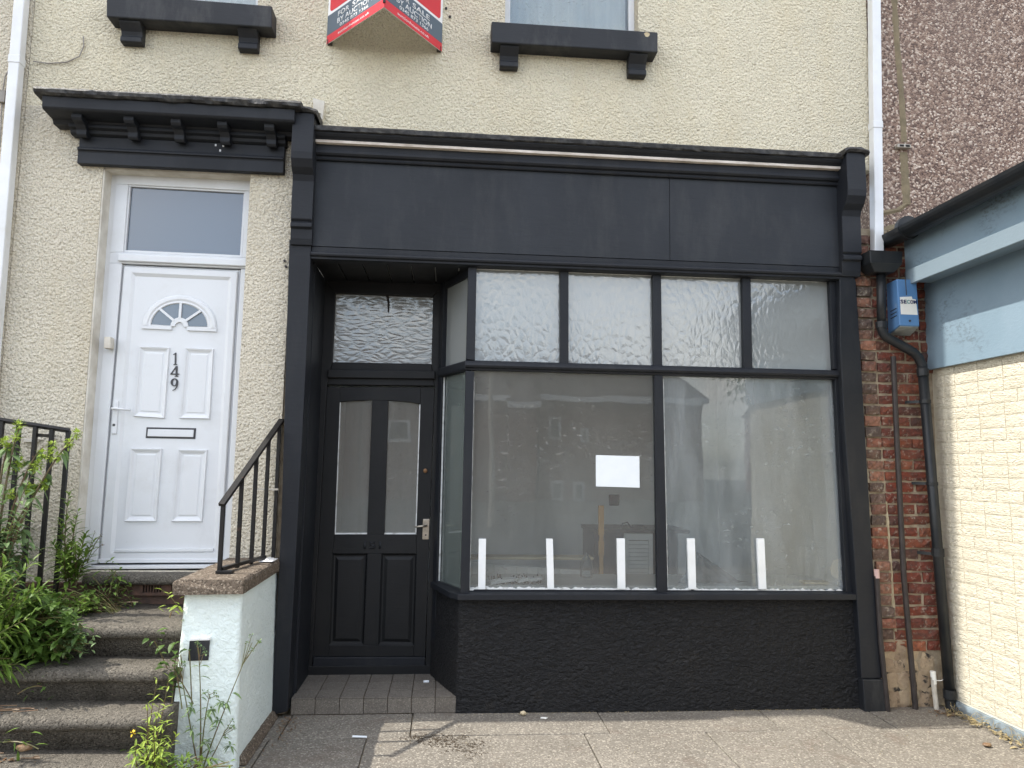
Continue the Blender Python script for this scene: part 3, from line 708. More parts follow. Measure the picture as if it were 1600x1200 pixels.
# consoles
def console(x0, x1, ztop, lab):
    prof = [(.05, ztop), (-.20, ztop), (-.205, ztop-.27), (-.20, ztop-.315), (-.17, ztop-.365), (-.13, ztop-.40), (-.115, ztop-.44), (-.115, ztop-.70), (-.10, ztop-.715), (-.12, ztop-.73), (-.12, ztop-.755), (-.10, ztop-.765), (-.095, ztop-.83), (-.085, ztop-.87), (.05, ztop-.87)]
    mb = MB(); mb.profile_x(prof, x0, x1); c = mb.build('console', K['black'], S, bevel=.004); c['label'] = lab; PW[c.name] = Vector((0, 0, 0))
    mb = MB(); n = 14; pf = [(.06, .035), (-.19, .012), (-.222, .004), (-.228, -.012), (-.215, -.028), (.06, -.028)]
    for k in range(n+1):
        x = x0-.02+(x1-x0+.04)*k/n; drop = -.02*(abs(2*k/n-1)**3)
        for j, (y, z) in enumerate(pf): mb.v.append((x, y+.008*mnoise.noise((x*20, j, 1)), ztop+.028+z+drop+.008*mnoise.noise((x*25, j*1.3, 5))))
    for k in range(n):
        for j in range(6): mb.f.append((k*6+j, (k+1)*6+j, (k+1)*6+(j+1) % 6, k*6+(j+1) % 6))
    mb.f += [tuple(range(6)), tuple(reversed(range(n*6, n*6+6)))]
    mb.build('cap', K['lead'], c)
    return c
CXL0, CXL1 = at(455, 230, -.2).x, at(489, 230, -.2).x
CXR0, CXR1 = at(1323, 260, -.2).x, at(1352.5, 260, -.2).x
console(CXL0, CXL1, 3.91, 'scrolled console at the left end of the fascia, next to the door hood')
console(CXR0, CXR1, 3.84, 'scrolled console at the right end of the fascia, next to the white downpipe')
FXA, FXB = CXL1-.005, CXR0+.004
zA = 3.842
mb = MB(); n = 80; pf = [(.02, .035), (-.10, .018), (-.165, .004), (-.172, -.006), (-.168, -.03), (-.155, -.034), (.02, -.01)]
for k in range(n+1):
    x = FXA+(FXB-FXA)*k/n
    for j, (y, z) in enumerate(pf):
        w = .005*mnoise.noise((x*14, j*1.1, 6)) + .003*mnoise.noise((x*50, j*2, 2))
        mb.v.append((x, y+w, zA+z+w))
m_ = 7
for k in range(n):
    for j in range(m_): mb.f.append((k*m_+j, (k+1)*m_+j, (k+1)*m_+(j+1) % m_, k*m_+(j+1) % m_))
mb.f += [tuple(range(m_)), tuple(reversed(range(n*m_, n*m_+m_)))]
mb.build('flashing', K['lead'], S)
mb = MB(); mb.profile_x([(.02, 3.822), (-.150, 3.812), (-.150, 3.80), (-.138, 3.785), (-.12, 3.775), (-.115, 3.768), (.02, 3.768)], FXA, FXB); mb.build('cornice', K['black'], S, bevel=.002)
mb = MB(); mb.profile_x([(.02, 3.767), (-.118, 3.767), (-.118, 3.748), (.02, 3.748)], FXA, FXB); mb.build('cornice_fillet', K['bare_wood'], S, bevel=.002)
mb = MB(); mb.profile_x([(.02, 3.747), (-.085, 3.747), (-.085, 3.705), (-.098, 3.70), (-.100, 3.685), (-.090, 3.672), (-.072, 3.668), (-.072, 3.655), (-.078, 3.65), (-.072, 3.642), (.02, 3.642)], FXA, FXB); mb.build('cornice_moulding', K['black'], S, bevel=.002)
XJ = at(1046, 340, -.05).x
for a, c in ((FXA, XJ-.0015), (XJ+.0015, FXB)):
    mb = MB(); mb.box(a, c, -.055, .02, 3.045, 3.642); mb.build('fascia_board', K['black_fascia'], S, bevel=.0015)
mb = MB(); mb.profile_x([(.02, 3.042), (-.052, 3.042), (-.052, 3.008), (-.066, 3.004), (-.082, 2.996), (-.086, 2.985), (-.082, 2.974), (-.066, 2.968), (-.066, 2.955), (-.05, 2.950), (.02, 2.950)], FXA, FXB); mb.build('architrave', K['black'], S, bevel=.0015)

# --- display window
WF = None
GY = .03     # glass plane
FYF = -.012  # frame face
mb = MB()
mb.px([(732, 408), (745, 409), (742, 563), (728, 561)], FYF-.01, .07); mb.px([(727.5, 579), (741, 580), (733.5, 931), (719.5, 931)], FYF-.01, .07)   # corner post
mb.px([(745, 404), (1310, 427), (1310, 438.2), (745, 417.3)], FYF, .06)                                  # head
mb.px([(1296, 437.4), (1312, 438), (1318, 577), (1303, 577)], FYF, .06); mb.px([(1304.5, 591), (1319, 591), (1342, 931), (1322.5, 931)], FYF, .06)   # right jamb
mb.px([(741, 921), (1322, 923.5), (1322, 931), (733, 931)], FYF+.02, .05)                                 # bottom rail
WF = mb.build('window_frame', K['black'], S, bevel=.003); PW[WF.name] = Vector((0, 0, 0)); WF['label'] = 'black timber frame of the display window'
for q in ([(875.5, 420), (888.5, 420.5), (888.5, 570), (875.5, 569.5)], [(1020, 426), (1033, 426.5), (1035, 574), (1022, 573.5)], [(1160, 431), (1173, 431.5), (1176, 577.5), (1162.5, 577)], [(1022.5, 586), (1036, 586.5), (1043.5, 926), (1027.5, 926)]):
    mb = MB(); mb.px(q, FYF, .05); mb.build('mullion', K['black'], WF, bevel=.003)
zt0, zt1 = at(742, 562.5, -.03).z, at(741, 577.5, -.03).z
mb = MB(); x0, x1 = at(727, 570, -.03).x, at(1317, 584, -.03).x
mb.profile_x([(.03, zt0), (-.012, zt0), (-.024, zt0-.008), (-.036, zt0-.022), (-.040, zt0-.036), (-.034, zt0-.048), (-.014, zt0-.056), (-.012, zt1), (.03, zt1)], x0, x1); mb.build('transom', K['black'], WF, bevel=.001)
for q in ([(742, 415), (877, 419), (877, 571), (740, 566)], [(887, 419), (1021, 424), (1023, 575), (887, 571)], [(1032, 425), (1161, 430), (1164, 579), (1034, 575)], [(1172, 431), (1298, 436), (1305, 581), (1175, 579)]):
    mb = MB(); mb.px(q, GY, .006); mb.build('upper_pane', K['texglass'], WF)
mb = MB(); mb.px([(739, 574), (1025, 581), (1030, 925), (731, 925)], GY, .006); o = mb.build('large_pane', K['glassL'], WF); o['label'] = 'dusty left display pane with a blank paper notice'
mb = MB(); mb.px([(1034, 582), (1306, 588), (1325, 927), (1041, 926)], GY, .006); o = mb.build('large_pane', K['glassR'], WF); o['label'] = 'milky smeared right display pane'
# ragged putty line
def putty(p0, p1, y, w, seed, up=Vector((0, 0, 1))):
    mb = MB(); n = int((p1-p0).length/.012)+2
    for k in range(n+1):
        t = k/n; p = lerp(p0, p1, t); r = w*(1+.8*mnoise.noise((t*40, seed, 1)) + .5*mnoise.noise((t*130, seed, 2)))
        mb.v += [tuple(p), tuple(p+up*max(r, .002)), tuple(p+Vector((0, .012, 0))+up*max(r, .002)), tuple(p+Vector((0, .012, 0)))]
    for k in range(n):
        for j in range(4): mb.f.append((k*4+j, (k+1)*4+j, (k+1)*4+(j+1) % 4, k*4+(j+1) % 4))
    return mb.build('putty_line', K['putty'], WF)
putty(at(734, 922.5, .016), at(1027, 924.5, .016), .016, .020, 1); putty(at(1043, 925, .016), at(1322, 926.5, .016), .016, .020, 5)
putty(at(740.5, 590, .022), at(733.5, 918, .022), .02, .004, 9, Vector((1, 0, 0))); putty(at(1036, 592, .022), at(1043, 918, .022), .02, .004, 12, Vector((1, 0, 0))); putty(at(1304.5, 594, .022), at(1321.5, 918, .022), .02, .006, 14, Vector((-1, 0, 0)))
putty(at(1297, 440, .02), at(1302.5, 574, .02), .02, .004, 16, Vector((-1, 0, 0)))
putty(at(745, 419.5, .02), at(1296, 440, .02), .02, .004, 18, Vector((0, 0, -1)))

# --- splayed return between the window corner and the door frame
SA = at(726, 700, .0); SAx = .145
back = Vector((-.055, .47, 0)); front = Vector((.135, .012, 0))
dirv = (back-front).normalized(); nrm2 = Vector((-dirv.y, dirv.x, 0)); nrm2 = nrm2 if nrm2.x < 0 else -nrm2
def splay(mb, t0, t1, z0, z1, off, th):
    L = (back-front).length; a = front+dirv*(L*t0)+nrm2*off; c = front+dirv*(L*t1)+nrm2*off
    i = -nrm2*th
    b0 = len(mb.v)
    for z in (z0, z1):
        for p in (a, c, c+i, a+i): mb.v.append((p.x, p.y, z))
    for f in ((0, 1, 2, 3), (4, 5, 6, 7), (0, 1, 5, 4), (1, 2, 6, 5), (2, 3, 7, 6), (3, 0, 4, 7)): mb.f.append(tuple(b0+k for k in f))
    return mb
mb = MB(); splay(mb, .0, .93, 2.90, 2.99, .0, .05); splay(mb, .0, .93, .735, .765, .0, .05)
splay(mb, .90, 1.04, .1, 2.99, .012, .09); SP = mb.build('side_window_frame', K['black'], S, bevel=.003); PW[SP.name] = Vector((0, 0, 0))
mb = MB(); splay(mb, -.03, 1.0, zt1, zt0, .028, .07); mb.build('transom', K['black'], SP, bevel=.012)
mb = MB(); splay(mb, .02, .92, zt0+.001, 2.90, -.02, .006); mb.build('upper_side_pane', K['texglass'], SP)
mb = MB(); splay(mb, .02, .92, .765, zt1-.001, -.02, .006); mb.build('lower_side_pane', K['glassS'], SP)
mb = MB(); splay(mb, .89, .905, .77, zt1-.003, -.005, .01); mb.build('putty_line', K['putty'], SP)

# --- sill and stall riser
zs = at(900, 938, -.065).z; xsr = at(1341, 935, -.065).x
plan_o = [Vector((-.088, .44)), Vector((.045, .02)), Vector((.10, -.065)), Vector((xsr, -.065))]
plan_i = [Vector((.0, .5)), Vector((.20, .06)), Vector((.22, .06)), Vector((xsr, .06))]
def plan_solid(out, inn, z0, z1, slope=0):
    mb = MB(); n = len(out)
    for P, z in ((out, z0), (out, z1-slope), (inn, z1), (inn, z0)):
        mb.v += [(p.x, p.y, z) for p in P]
    for k in range(4):
        k2 = (k+1) % 4
        for i_ in range(n-1): mb.f.append((k*n+i_, k*n+i_+1, k2*n+i_+1, k2*n+i_))
    mb.f += [(0, n, 2*n, 3*n), (n-1, 4*n-1, 3*n-1, 2*n-1)]
    return mb
plan_solid(plan_o, plan_i, zs, zs+.05, .012).build('window_sill', K['black'], S, bevel=.004)
mb = MB()   # stall riser: uneven rough render, real relief
rb, rc_, rd = Vector((-.062, .475, 0)), Vector((.112, -.012, 0)), Vector((at(1348, 1000, -.03).x, -.012, 0))
cols_ = []
for p0, p1 in ((rb, rc_), (rc_, rd)):
    L = (p1-p0).length; nx = max(2, int(L/.03)); d = (p1-p0)/L; nn = Vector((d.y, -d.x, 0))
    for i_ in range(nx+1):
        if cols_ and i_ == 0: cols_[-1] = (cols_[-1][0], (cols_[-1][1]+nn).normalized()); continue
        cols_.append((p0+d*(L*i_/nx), nn))
nz_ = 26; z0_, z1_ = -.01, zs+.002
for j_ in range(nz_+1):
    for p, nn in cols_:
        z = z0_+(z1_-z0_)*j_/nz_
        w = .006*mnoise.noise((p.x*7, z*7, 3+p.y*3))+.004*mnoise.noise((p.x*25, z*25, 3+p.y*5)) if 0 < j_ < nz_ else 0
        q = p+nn*(w+.012*(1-j_/nz_)); mb.v.append((q.x, q.y, z))
m_ = len(cols_)
for j_ in range(nz_):
    for i_ in range(m_-1): a = j_*m_+i_; mb.f.append((a, a+1, a+m_+1, a+m_))
mb.open = True
sr = mb.build('stall_riser', K['black_render'], S, smooth=True)
mb = MB(); mb.box(.25, 2.9, .06, .2, 0, zs); mb.build('riser_backing', K['dark'], S)

# --- door recess
RY = .52
mb = MB(); a = at(480, 540, PY)
mb.poly_y([(-.955, .09, 2.955), (-.93, .09, 2.955), (-.93, .09, .0), (-.955, .09, .0)], RY-.09); mb.build('recess_lining', K['black'], S)
for k in range(7):
    x0 = -.93+k*.165
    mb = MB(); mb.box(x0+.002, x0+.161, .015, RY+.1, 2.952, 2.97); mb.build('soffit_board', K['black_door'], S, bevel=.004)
# frame round the door
def P3(x, y): return (x, y)
mb = MB()
mb.px([(490, 412), (524, 457.5), (519, 566), (511, 602), (487, 1050), (466, 1050), (478, 560)], RY, .08)
mb.px([(490, 412), (712, 422), (676.5, 463.5), (523.8, 457.7)], RY, .08)
mb.px([(676.5, 463.5), (712, 422), (702, 580), (679, 1049), (664.5, 1045), (679.5, 604), (674.2, 568.3)], RY, .08)
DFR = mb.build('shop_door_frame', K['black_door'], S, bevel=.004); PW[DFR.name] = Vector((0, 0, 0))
mb = MB(); mb.px([(519.5, 565.7), (674.2, 568.5), (679.4, 603), (511, 601)], RY, .08); mb.px([(512, 577), (680, 579), (679.5, 592), (511.5, 590)], RY-.03, .03); mb.build('transom_rail', K['black_door'], DFR, bevel=.006)
mb = MB(); mb.px([(522, 455), (678, 461), (676, 571), (517, 568)], RY+.035, .006); mb.build('transom_pane', K['texglass2'], DFR)
mb = MB(); p0 = at(605, 460, RY+.03); p1 = at(607, 488, RY+.03); MB().tube([p0, lerp(p0, p1, .5)+Vector((.006, 0, 0)), p1], [.012, .009, .006], 6).build('hanging_cobweb', K['conduit'], DFR)
# leaf
DYB = RY+.02
mb = MB()
mb.px([(511.5, 604), (531, 605), (531, 628), (522.8, 835), (519, 865), (514, 1008), (513, 1026), (488.5, 1026)], DYB, .045)    # hinge stile
mb.px([(657, 605), (679, 606), (664.5, 1026), (646.5, 1026), (647, 1009), (651, 865), (650.5, 835), (657, 631.5)], DYB, .045)   # lock stile
mb.px([(531, 605), (657, 605), (657, 631.5), (640, 628), (606.8, 625.8), (581.6, 625), (555, 626), (531, 628)], DYB, .045)     # top rail, arched
mb.px([(581.6, 625), (606.8, 625.8), (600.5, 835), (573.5, 835)], DYB, .045)                                                     # middle stile
mb.px([(522.8, 835), (573.5, 835), (600.5, 835), (650.5, 835), (651, 865), (596, 865), (574, 865), (519, 865)], DYB, .045)      # lock rail
mb.px([(574, 865), (596, 865), (591, 1008), (568, 1008)], DYB, .045)
mb.px([(514, 1008), (647, 1009), (646.5, 1026), (513, 1026)], DYB, .045)
mb.px([(488.5, 1026), (664.5, 1026), (664, 1046), (487.5, 1047)], DYB+.004, .04)
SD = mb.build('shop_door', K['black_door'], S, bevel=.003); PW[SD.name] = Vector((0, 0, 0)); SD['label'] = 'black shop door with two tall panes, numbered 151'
for q, lab in (([(519, 865), (574, 865), (568, 1008), (514, 1008)], 0), ([(596, 865), (651, 865), (647, 1009), (591, 1008)], 0)):
    w = [at(x, y, DYB) for x, y in q]
    mb = MB(); ring(mb, [(w, 0), (inset_quad(w, .012), .012), (inset_quad(w, .022), .014), (inset_quad(w, .045), .004), (inset_quad(w, .05), .004)]); mb.build('panel', K['black_door'], SD)
for q in ([(529, 628.5), (555, 625), (583, 623.5), (575, 837), (521, 837)], [(605.5, 624), (640, 626.5), (659, 630), (652, 837), (599, 837)]):
    mb = MB(); mb.px(q, DYB+.02, .006); mb.build('pane', K['glassD'], SD)
for q in ([(522.8, 832.5), (574, 832.5), (573.5, 835), (522.6, 835)], [(600.5, 832.5), (651, 832.5), (650.5, 835), (600.4, 835)], [(531, 629), (532.2, 628.6), (524.2, 834), (522.8, 834)], [(655.4, 632), (657, 632), (650.5, 834), (648.9, 834)]):
    mb = MB(); mb.px(q, DYB+.008, .012); mb.build('putty_line', K['putty'], SD)
mb = MB(); mb.px([(489, 1027), (664.5, 1027), (664, 1044.5), (488, 1045.5)], DYB-.022, .025); mb.build('weatherboard', K['black'], SD, bevel=.006)
mb = MB(); mb.px([(661, 811), (671.5, 811), (670, 843), (659.8, 843)], DYB-.006, .006); hp = mb.build('handle', K['metal'], SD, bevel=.003); PW[hp.name] = Vector((0, 0, 0))
p = at(666, 821, DYB-.006); MB().tube([p, p+Vector((0, -.035, 0)), p+Vector((-.03, -.045, -.002)), p+Vector((-.085, -.045, -.008))], [.009, .008, .008, .005], 8).build('lever', K['metal'], hp, smooth=True)
p = at(665.2, 836, DYB-.0065); MB().tube([p, p+Vector((0, .003, 0))], .007, 8).build('keyhole', K['darknum'], hp)
p = at(664.5, 735.5, DYB-.001); MB().tube([p, p+Vector((0, -.012, 0)), p+Vector((0, -.014, 0))], [.017, .015, .006], 14).build('night_latch', K['brass'], SD)
o0 = at(568.5, 857.5, DYB); text('numeral', '151', K['black_stone'], SD, o0, (1, 0, 0), (0, 0, 1), (at(595, 857.5, DYB)-o0).length, (at(569, 846.5, DYB)-o0).length, .004, .012, .008)
MB().box(-.94, -.05, RY-.01, RY+.10, .10, .165).build('door_threshold', K['black_door'], S, bevel=.004)
# tiled doorstep
ST = MB(); zst = .105
ST.v += [(-.94, -.005, 0), (.118, -.005, 0), (-.06, .50, 0), (-.06, .62, 0), (-.94, .62, 0)]
ST.v += [(x, y, zst-.006) for x, y, z in ST.v[:5]]
ST.f += [(4, 3, 2, 1, 0), (5, 6, 7, 8, 9)] + [(i_, (i_+1) % 5, 5+(i_+1) % 5, 5+i_) for i_ in range(5)]
DS = ST.build('doorstep', K['soil'], S); PW[DS.name] = Vector((0, 0, 0)); DS['label'] = 'brown quarry tiled doorstep'
tw = .152
for r_, (ya, yb) in enumerate(((-.012, .148), (.155, .315), (.322, .482), (.489, .60))):
    for c_ in range(8):
        xa = -.94+c_*tw; xb = xa+tw-.005
        lim = lambda y: .118-(y+.005)*(.178/.505) if y < .5 else -.06
        poly = [(xa, ya), (min(xb, lim(ya)), ya), (min(xb, lim(yb)), yb), (xa, yb)]
        if xa > lim(ya)-.01: continue
        if xa > lim(yb): poly = [(xa, ya), (lim(ya), ya), (xa+.001, ya+(lim(ya)-xa)/(.178/.505)*.98)]
        mb = MB(); k = len(poly); mb.v += [(x, y, zst-.006) for x, y in poly]+[(x, y, zst+random.uniform(-.0006, .0006)) for x, y in poly]
        mb.f += [tuple(reversed(range(k))), tuple(range(k, 2*k))]+[(i_, (i_+1) % k, k+(i_+1) % k, k+i_) for i_ in range(k)]
        mb.build('tile', K['tile'], DS, bevel=.0015)
for c_ in range(7):
    xa = -.94+c_*tw; xb = min(xa+tw-.004, .118)
    if xb > xa: MB().box(xa, xb, -.014, -.005, .006, zst-.008).build('tile', K['tile'], DS, bevel=.0015)

# ================================================================== SHOP INTERIOR
IR = struct(MB().box(-1.0, 2.95, .63, 3.2, .10, .14).build('interior_floor', K['infloor']))
struct(MB().box(-1.0, 3.0, 2.45, 2.55, .1, 2.97).build('interior_back_wall', K['inwall']))
struct(MB().box(-1.05, -1.0, .62, 2.5, .1, 2.97).build('interior_left_wall', K['inwall']))
struct(MB().box(2.80, 2.9, .07, 2.5, .1, 2.97).build('interior_right_wall', K['inwhite']))
struct(MB().box(-1.0, 3.0, .06, 3.2, 2.975, 3.04).build('interior_ceiling', K['inwhite']))
wb = MB(); wb.v += [(.13, .10, .725), (2.8, .07, .725), (2.8, .62, .725), (-.02, .62, .725)]; wb.v += [(x, y, .792) for x, y, z in wb.v[:4]]
wb.f += [(3, 2, 1, 0), (4, 5, 6, 7)]+[(i_, (i_+1) % 4, 4+(i_+1) % 4, 4+i_) for i_ in range(4)]
tag(wb.build('window_bed', K['panel_grey'], bevel=.004), 'low grey display shelf just inside the large shop window', 'shelf')
labs = ['leftmost', 'second', 'middle', 'fourth', 'rightmost']
wh = ['beside the angled corner', 'right of the broken mouldings', 'in front of the louvred cabinet', 'in front of the dark green sheet', 'standing alone in the smeared pane']
for k, (xa, xb, xt0, xt1, yt) in enumerate(((747, 758.5, 748, 759.5, 842), (855.5, 866, 853.5, 864, 842), (965.5, 977.5, 964, 976.5, 841.5), (1076.5, 1088, 1074, 1086, 841.5), (1186.5, 1198, 1183, 1194.5, 841.5))):
    mb = MB(); mb.px([(xt0, yt), (xt1, yt), (xb, 921), (xa, 921)], .004, .024)
    tag(mb.build('white_batten', K['batten'], bevel=.002), f'{labs[k]} short white batten along the window bottom, {wh[k]}', 'batten', 'white battens along the window bottom')
mb = MB(); q = [(931, 711), (999, 713), (999.5, 762), (931, 760)]; mb.px(q, .027, .001); tag(mb.build('paper_notice', K['paper']), 'blank white sheet of paper stuck on the shop window', 'paper')
# counter with louvred door
CT = thing('cabinet', 'dark wooden counter cabinet with a grey louvred door inside the shop', 'cabinet', (.9, 1.3, .14))
cy0 = 1.25
a = at(928, 832, cy0); c = at(1040, 832, cy0); zb = .14; ztp = a.z
mb = MB(); mb.box(a.x, a.x+.05, cy0, cy0+.5, zb, ztp); mb.build('side_panel', K['darkwood'], CT)
mb = MB(); mb.box(a.x-.02, c.x+.2, cy0-.03, cy0+.5, ztp, ztp+.03); mb.build('top', K['darkwood'], CT, bevel=.004)
mb = MB(); mb.box(a.x+.05, c.x+.2, cy0+.3, cy0+.32, zb, ztp); mb.build('back_panel', K['darkwood'], CT)
lx0, lx1 = at(976, 850, cy0).x, at(1020, 850, cy0).x
mb = MB(); mb.box(lx0, lx0+.035, cy0, cy0+.03, zb, ztp-.005); mb.box(lx1-.035, lx1, cy0, cy0+.03, zb, ztp-.005); mb.box(lx0+.035, lx1-.035, cy0, cy0+.03, ztp-.06, ztp-.005)
dr = mb.build('louvred_door', K['louvre'], CT); PW[dr.name] = Vector((0, 0, 0))
n = 17; zz = ztp-.07
for k in range(n):
    z = zz-k*.033
    mb = MB(); mb.profile_x([(cy0+.002, z-.026), (cy0+.006, z-.028), (cy0+.026, z), (cy0+.022, z+.002)], lx0+.035, lx1-.035); mb.build('slat', K['louvre'], dr)
mb = MB(); pz = ztp+.035; pts = [at(970, 826, cy0+.1), at(972, 818, cy0+.1), at(980, 816, cy0+.1), at(986, 824, cy0+.1), at(994, 824, cy0+.1), at(1000, 821, cy0+.1), at(1010, 825, cy0+.1)]
mb.tube(pts, .006, 6); bx = at(995, 824, cy0+.1); mb.box(bx.x-.04, bx.x+.04, bx.y-.02, bx.y+.02, pz-.01, pz+.025)
tag(mb.build('tangled_cable', K['cable_black'], smooth=False), 'tangled black cable and adaptor lying on the cabinet top', 'cable')
mb = MB(); mb.px([(935.5, 790), (944, 790), (944, 836), (935.5, 836)], 1.15, .03); mb.px([(935.5, 846), (944, 846), (944, 868), (935.5, 868)], 1.15, .03); mb.px([(936.5, 836), (943, 836), (943, 912), (936.5, 912)], 1.153, .024)
tag(mb.build('timber_offcut', K['yellow'], bevel=.003), 'narrow upright yellow timber beside the cabinet', 'timber')
mb = MB(); mb.px([(951.5, 773), (968.5, 773), (967.5, 790), (952.5, 790)], 2.42, .03); sk_ = mb.build('switch_box', K['cable_black'], bevel=.01); tag(sk_, 'charred black switch box on the wall under the paper notice', 'switch')
# board panelling behind the shelf
BP = thing('boarded_partition', 'low partition of grey upright boards behind the window shelf', 'partition', (.5, .95, .14))
x = .05
for k in range(13):
    zt = at(770, 877, .95).z - .012*k*.5
    MB().box(x, x+.084, .95, .965, .14, zt).build('board', K['panel_grey'], BP, bevel=.004); x += .088
MB().box(.04, x, .93, 1.12, at(770, 874, .95).z+.0, at(770, 874, .95).z+.02).build('top_rail', K['card'], BP, bevel=.004)
# bottle
p = at(916, 909, .45); p.z = .793
prof = [(.0, .044), (.01, .046), (.10, .046), (.125, .036), (.15, .016), (.175, .014)]
BT = MB().tube([(p.x, p.y, p.z+h) for h, r in prof], [r for h, r in prof], 14).build('plastic_bottle', K['bottle'], smooth=True); tag(BT, 'clear plastic bottle on the display shelf', 'bottle')
# sheet of tarpaulin
mb = MB(); A = [(1073, 914), (1085, 868), (1096, 862), (1120, 880), (1160, 908), (1175, 915)]
pts = [at(x, y, .30) for x, y in A]; peak = at(1094, 862, .36)
def tarp(cells, m, name, label):
    mb = MB(); nu, nv = 16, 10
    for j in range(nv+1):
        for i_ in range(nu+1):
            u, v = i_/nu, j/nv
            base_ = lerp(at(cells[0], 914, .22), at(cells[1], 916, .26), u); top = at(cells[2], 863, .40)
            q = lerp(base_, top, v); q = q+Vector((.015*mnoise.noise((u*6, v*6, 1)), .05*mnoise.noise((u*5, v*5, 4))+.06*math.sin(u*3.1)*(1-v)*-1, .01*mnoise.noise((u*7, v*7, 9))))
            q.z = max(q.z, .794); mb.v.append(tuple(q))
    for j in range(nv):
        for i_ in range(nu): a_ = j*(nu+1)+i_; mb.f.append((a_, a_+1, a_+nu+2, a_+nu+1))
    o = mb.build(name, m, smooth=True); s = o.modifiers.new('solid', 'SOLIDIFY'); s.thickness = .003; return tag(o, label, 'sheet')
tarp((1086, 1168, 1090), K['tarp'], 'tarpaulin', 'folded dark green tarpaulin heaped behind the fourth white batten')
tarp((1060, 1090, 1088), K['blue_sheet'], 'plastic_sheet', 'crumpled blue grey plastic sheet left of the dark green tarpaulin')
for k, (xa, ya, xb, yb) in enumerate(((766, 908, 796, 904), (774, 914, 806, 913.5), (808, 912, 828, 908.5), (826, 911, 846, 909))):
    pa, pb = at(xa, ya, .12), at(xb, yb, .16); pa.z = .806+.006*k; pb.z = .822+.004*k
    MB_ = MB().bar(pa, pb, .03, .022); tag(MB_.build('broken_moulding', K['batten'], bevel=.002), ['tilted white broken moulding on the heap inside the window', 'front white broken moulding lying flat behind the glass', 'third white moulding piece right of the heap', 'far right small white moulding scrap by the second batten'][k], 'moulding', 'broken mouldings on the shelf')
mb = MB()
for k in range(46):
    p = at(random.uniform(765, 845), 905, .2); mb.tube([(p.x, random.uniform(.13, .25), .793), (p.x+random.uniform(-.02, .02), random.uniform(.13, .25), random.uniform(.81, .85))], .005, 5)
o = mb.build('rubbish_scraps', K['conduit']); o['kind'] = 'stuff'; o['label'] = 'dark scraps of rubbish among the broken mouldings'
mb = MB(); mb.px([(1302, 876), (1314, 872), (1318, 880), (1317, 906), (1300, 900), (1297, 888)], .045, .004); mb.px([(1299, 890), (1309, 880), (1318, 884), (1316, 908), (1303, 902)], .051, .003)
tag(mb.build('torn_card', K['card']), 'torn buff card taped in the lower right window corner', 'card')
mb = MB(); mb.px([(1257, 909), (1297, 909.5), (1296, 913.5), (1257, 912.5)], .12, .08); tag(mb.build('timber_scrap', K['card'], bevel=.002), 'flat pale timber scrap at the right end of the window', 'timber')

# ================================================================== STEPS, SIDE WALL, RAILINGS
FS = thing('front_steps', 'weathered concrete front steps with rounded noses up to the white door', 'steps', (-2.2, -.7, 0))
def step(y_nose, y_back, z, riser, x0, x1, seed):
    n = 30; mb = MB(); pf = [(y_back, z), (y_nose+.06, z), (y_nose+.025, z-.006), (y_nose+.008, z-.02), (y_nose, z-.042), (y_nose+.008, z-.062), (y_nose+.028, z-.072), (y_nose+.052, z-.080), (y_nose+.055, z-riser-.01), (y_back, z-riser-.01)]
    m_ = len(pf)
    for k in range(n+1):
        x = x0+(x1-x0)*k/n
        for j, (y, zz) in enumerate(pf):
            w = .005*mnoise.noise((x*6, j*.7, seed))+.003*mnoise.noise((x*22, j*1.1, seed+4)); mb.v.append((x, y+w, zz+w-(.006*math.cos((x-x0)/(x1-x0)*math.tau) if j < 3 else 0)))
    for k in range(n):
        for j in range(m_): mb.f.append((k*m_+j, (k+1)*m_+j, (k+1)*m_+(j+1) % m_, k*m_+(j+1) % m_))
    mb.f += [tuple(range(m_)), tuple(reversed(range(n*m_, n*m_+m_)))]
    o = mb.build('step', K['concrete'], FS, smooth=True); return o
SX0, SX1 = -3.4, -1.345
for k, (yn, yb, z) in enumerate(((-.70, .0, .70), (-.91, -.5, .53), (-1.11, -.7, .36), (-1.30, -.9, .19))): step(yn, yb, z, .17, SX0, SX1, k*3.1)
mb = MB(); mb.box(-3.4, SX1, -.055, .0, .695, .825); mb.build('base_course', K['terracotta'], FS)
mb = MB(); n = 20; pf = [(.16, .893), (-.09, .885), (-.115, .875), (-.12, .85), (-.115, .828), (-.09, .822), (.16, .822)]
xa, xb = at(131, 900, -.1).x, -1.345
for k in range(n+1):
    x = xa+(xb-xa)*k/n
    for j, (y, z) in enumerate(pf): mb.v.append((x, y+.006*mnoise.noise((x*8, j, 2)), z+.005*mnoise.noise((x*8, j, 7))))
for k in range(n):
    for j in range(7): mb.f.append((k*7+j, (k+1)*7+j, (k+1)*7+(j+1) % 7, k*7+(j+1) % 7))
mb.f += [tuple(range(7)), tuple(reversed(range(n*7, n*7+7)))]
mb.build('threshold_stone', K['concrete'], FS, smooth=True)
A0, A1 = at(207, 912, -.075), at(266, 931, -.075)
mb = MB(); n = 7; w = (A1.x-A0.x); 
mb.box(A0.x, A0.x+.06, -.075, -.04, A1.z, A0.z); mb.box(A1.x-.055, A1.x, -.075, -.04, A1.z, A0.z); mb.box(A0.x+.06, A1.x-.055, -.075, -.04, A0.z-.012, A0.z); mb.box(A0.x+.06, A1.x-.055, -.075, -.04, A1.z, A1.z+.02)
gw = (w-.115)/7
for k in range(8): mb.box(A0.x+.06+k*gw-.004, A0.x+.06+k*gw+.004, -.074, -.04, A1.z+.02, A0.z-.012)
mb.build('air_brick', K['terracotta'], FS, bevel=.002)
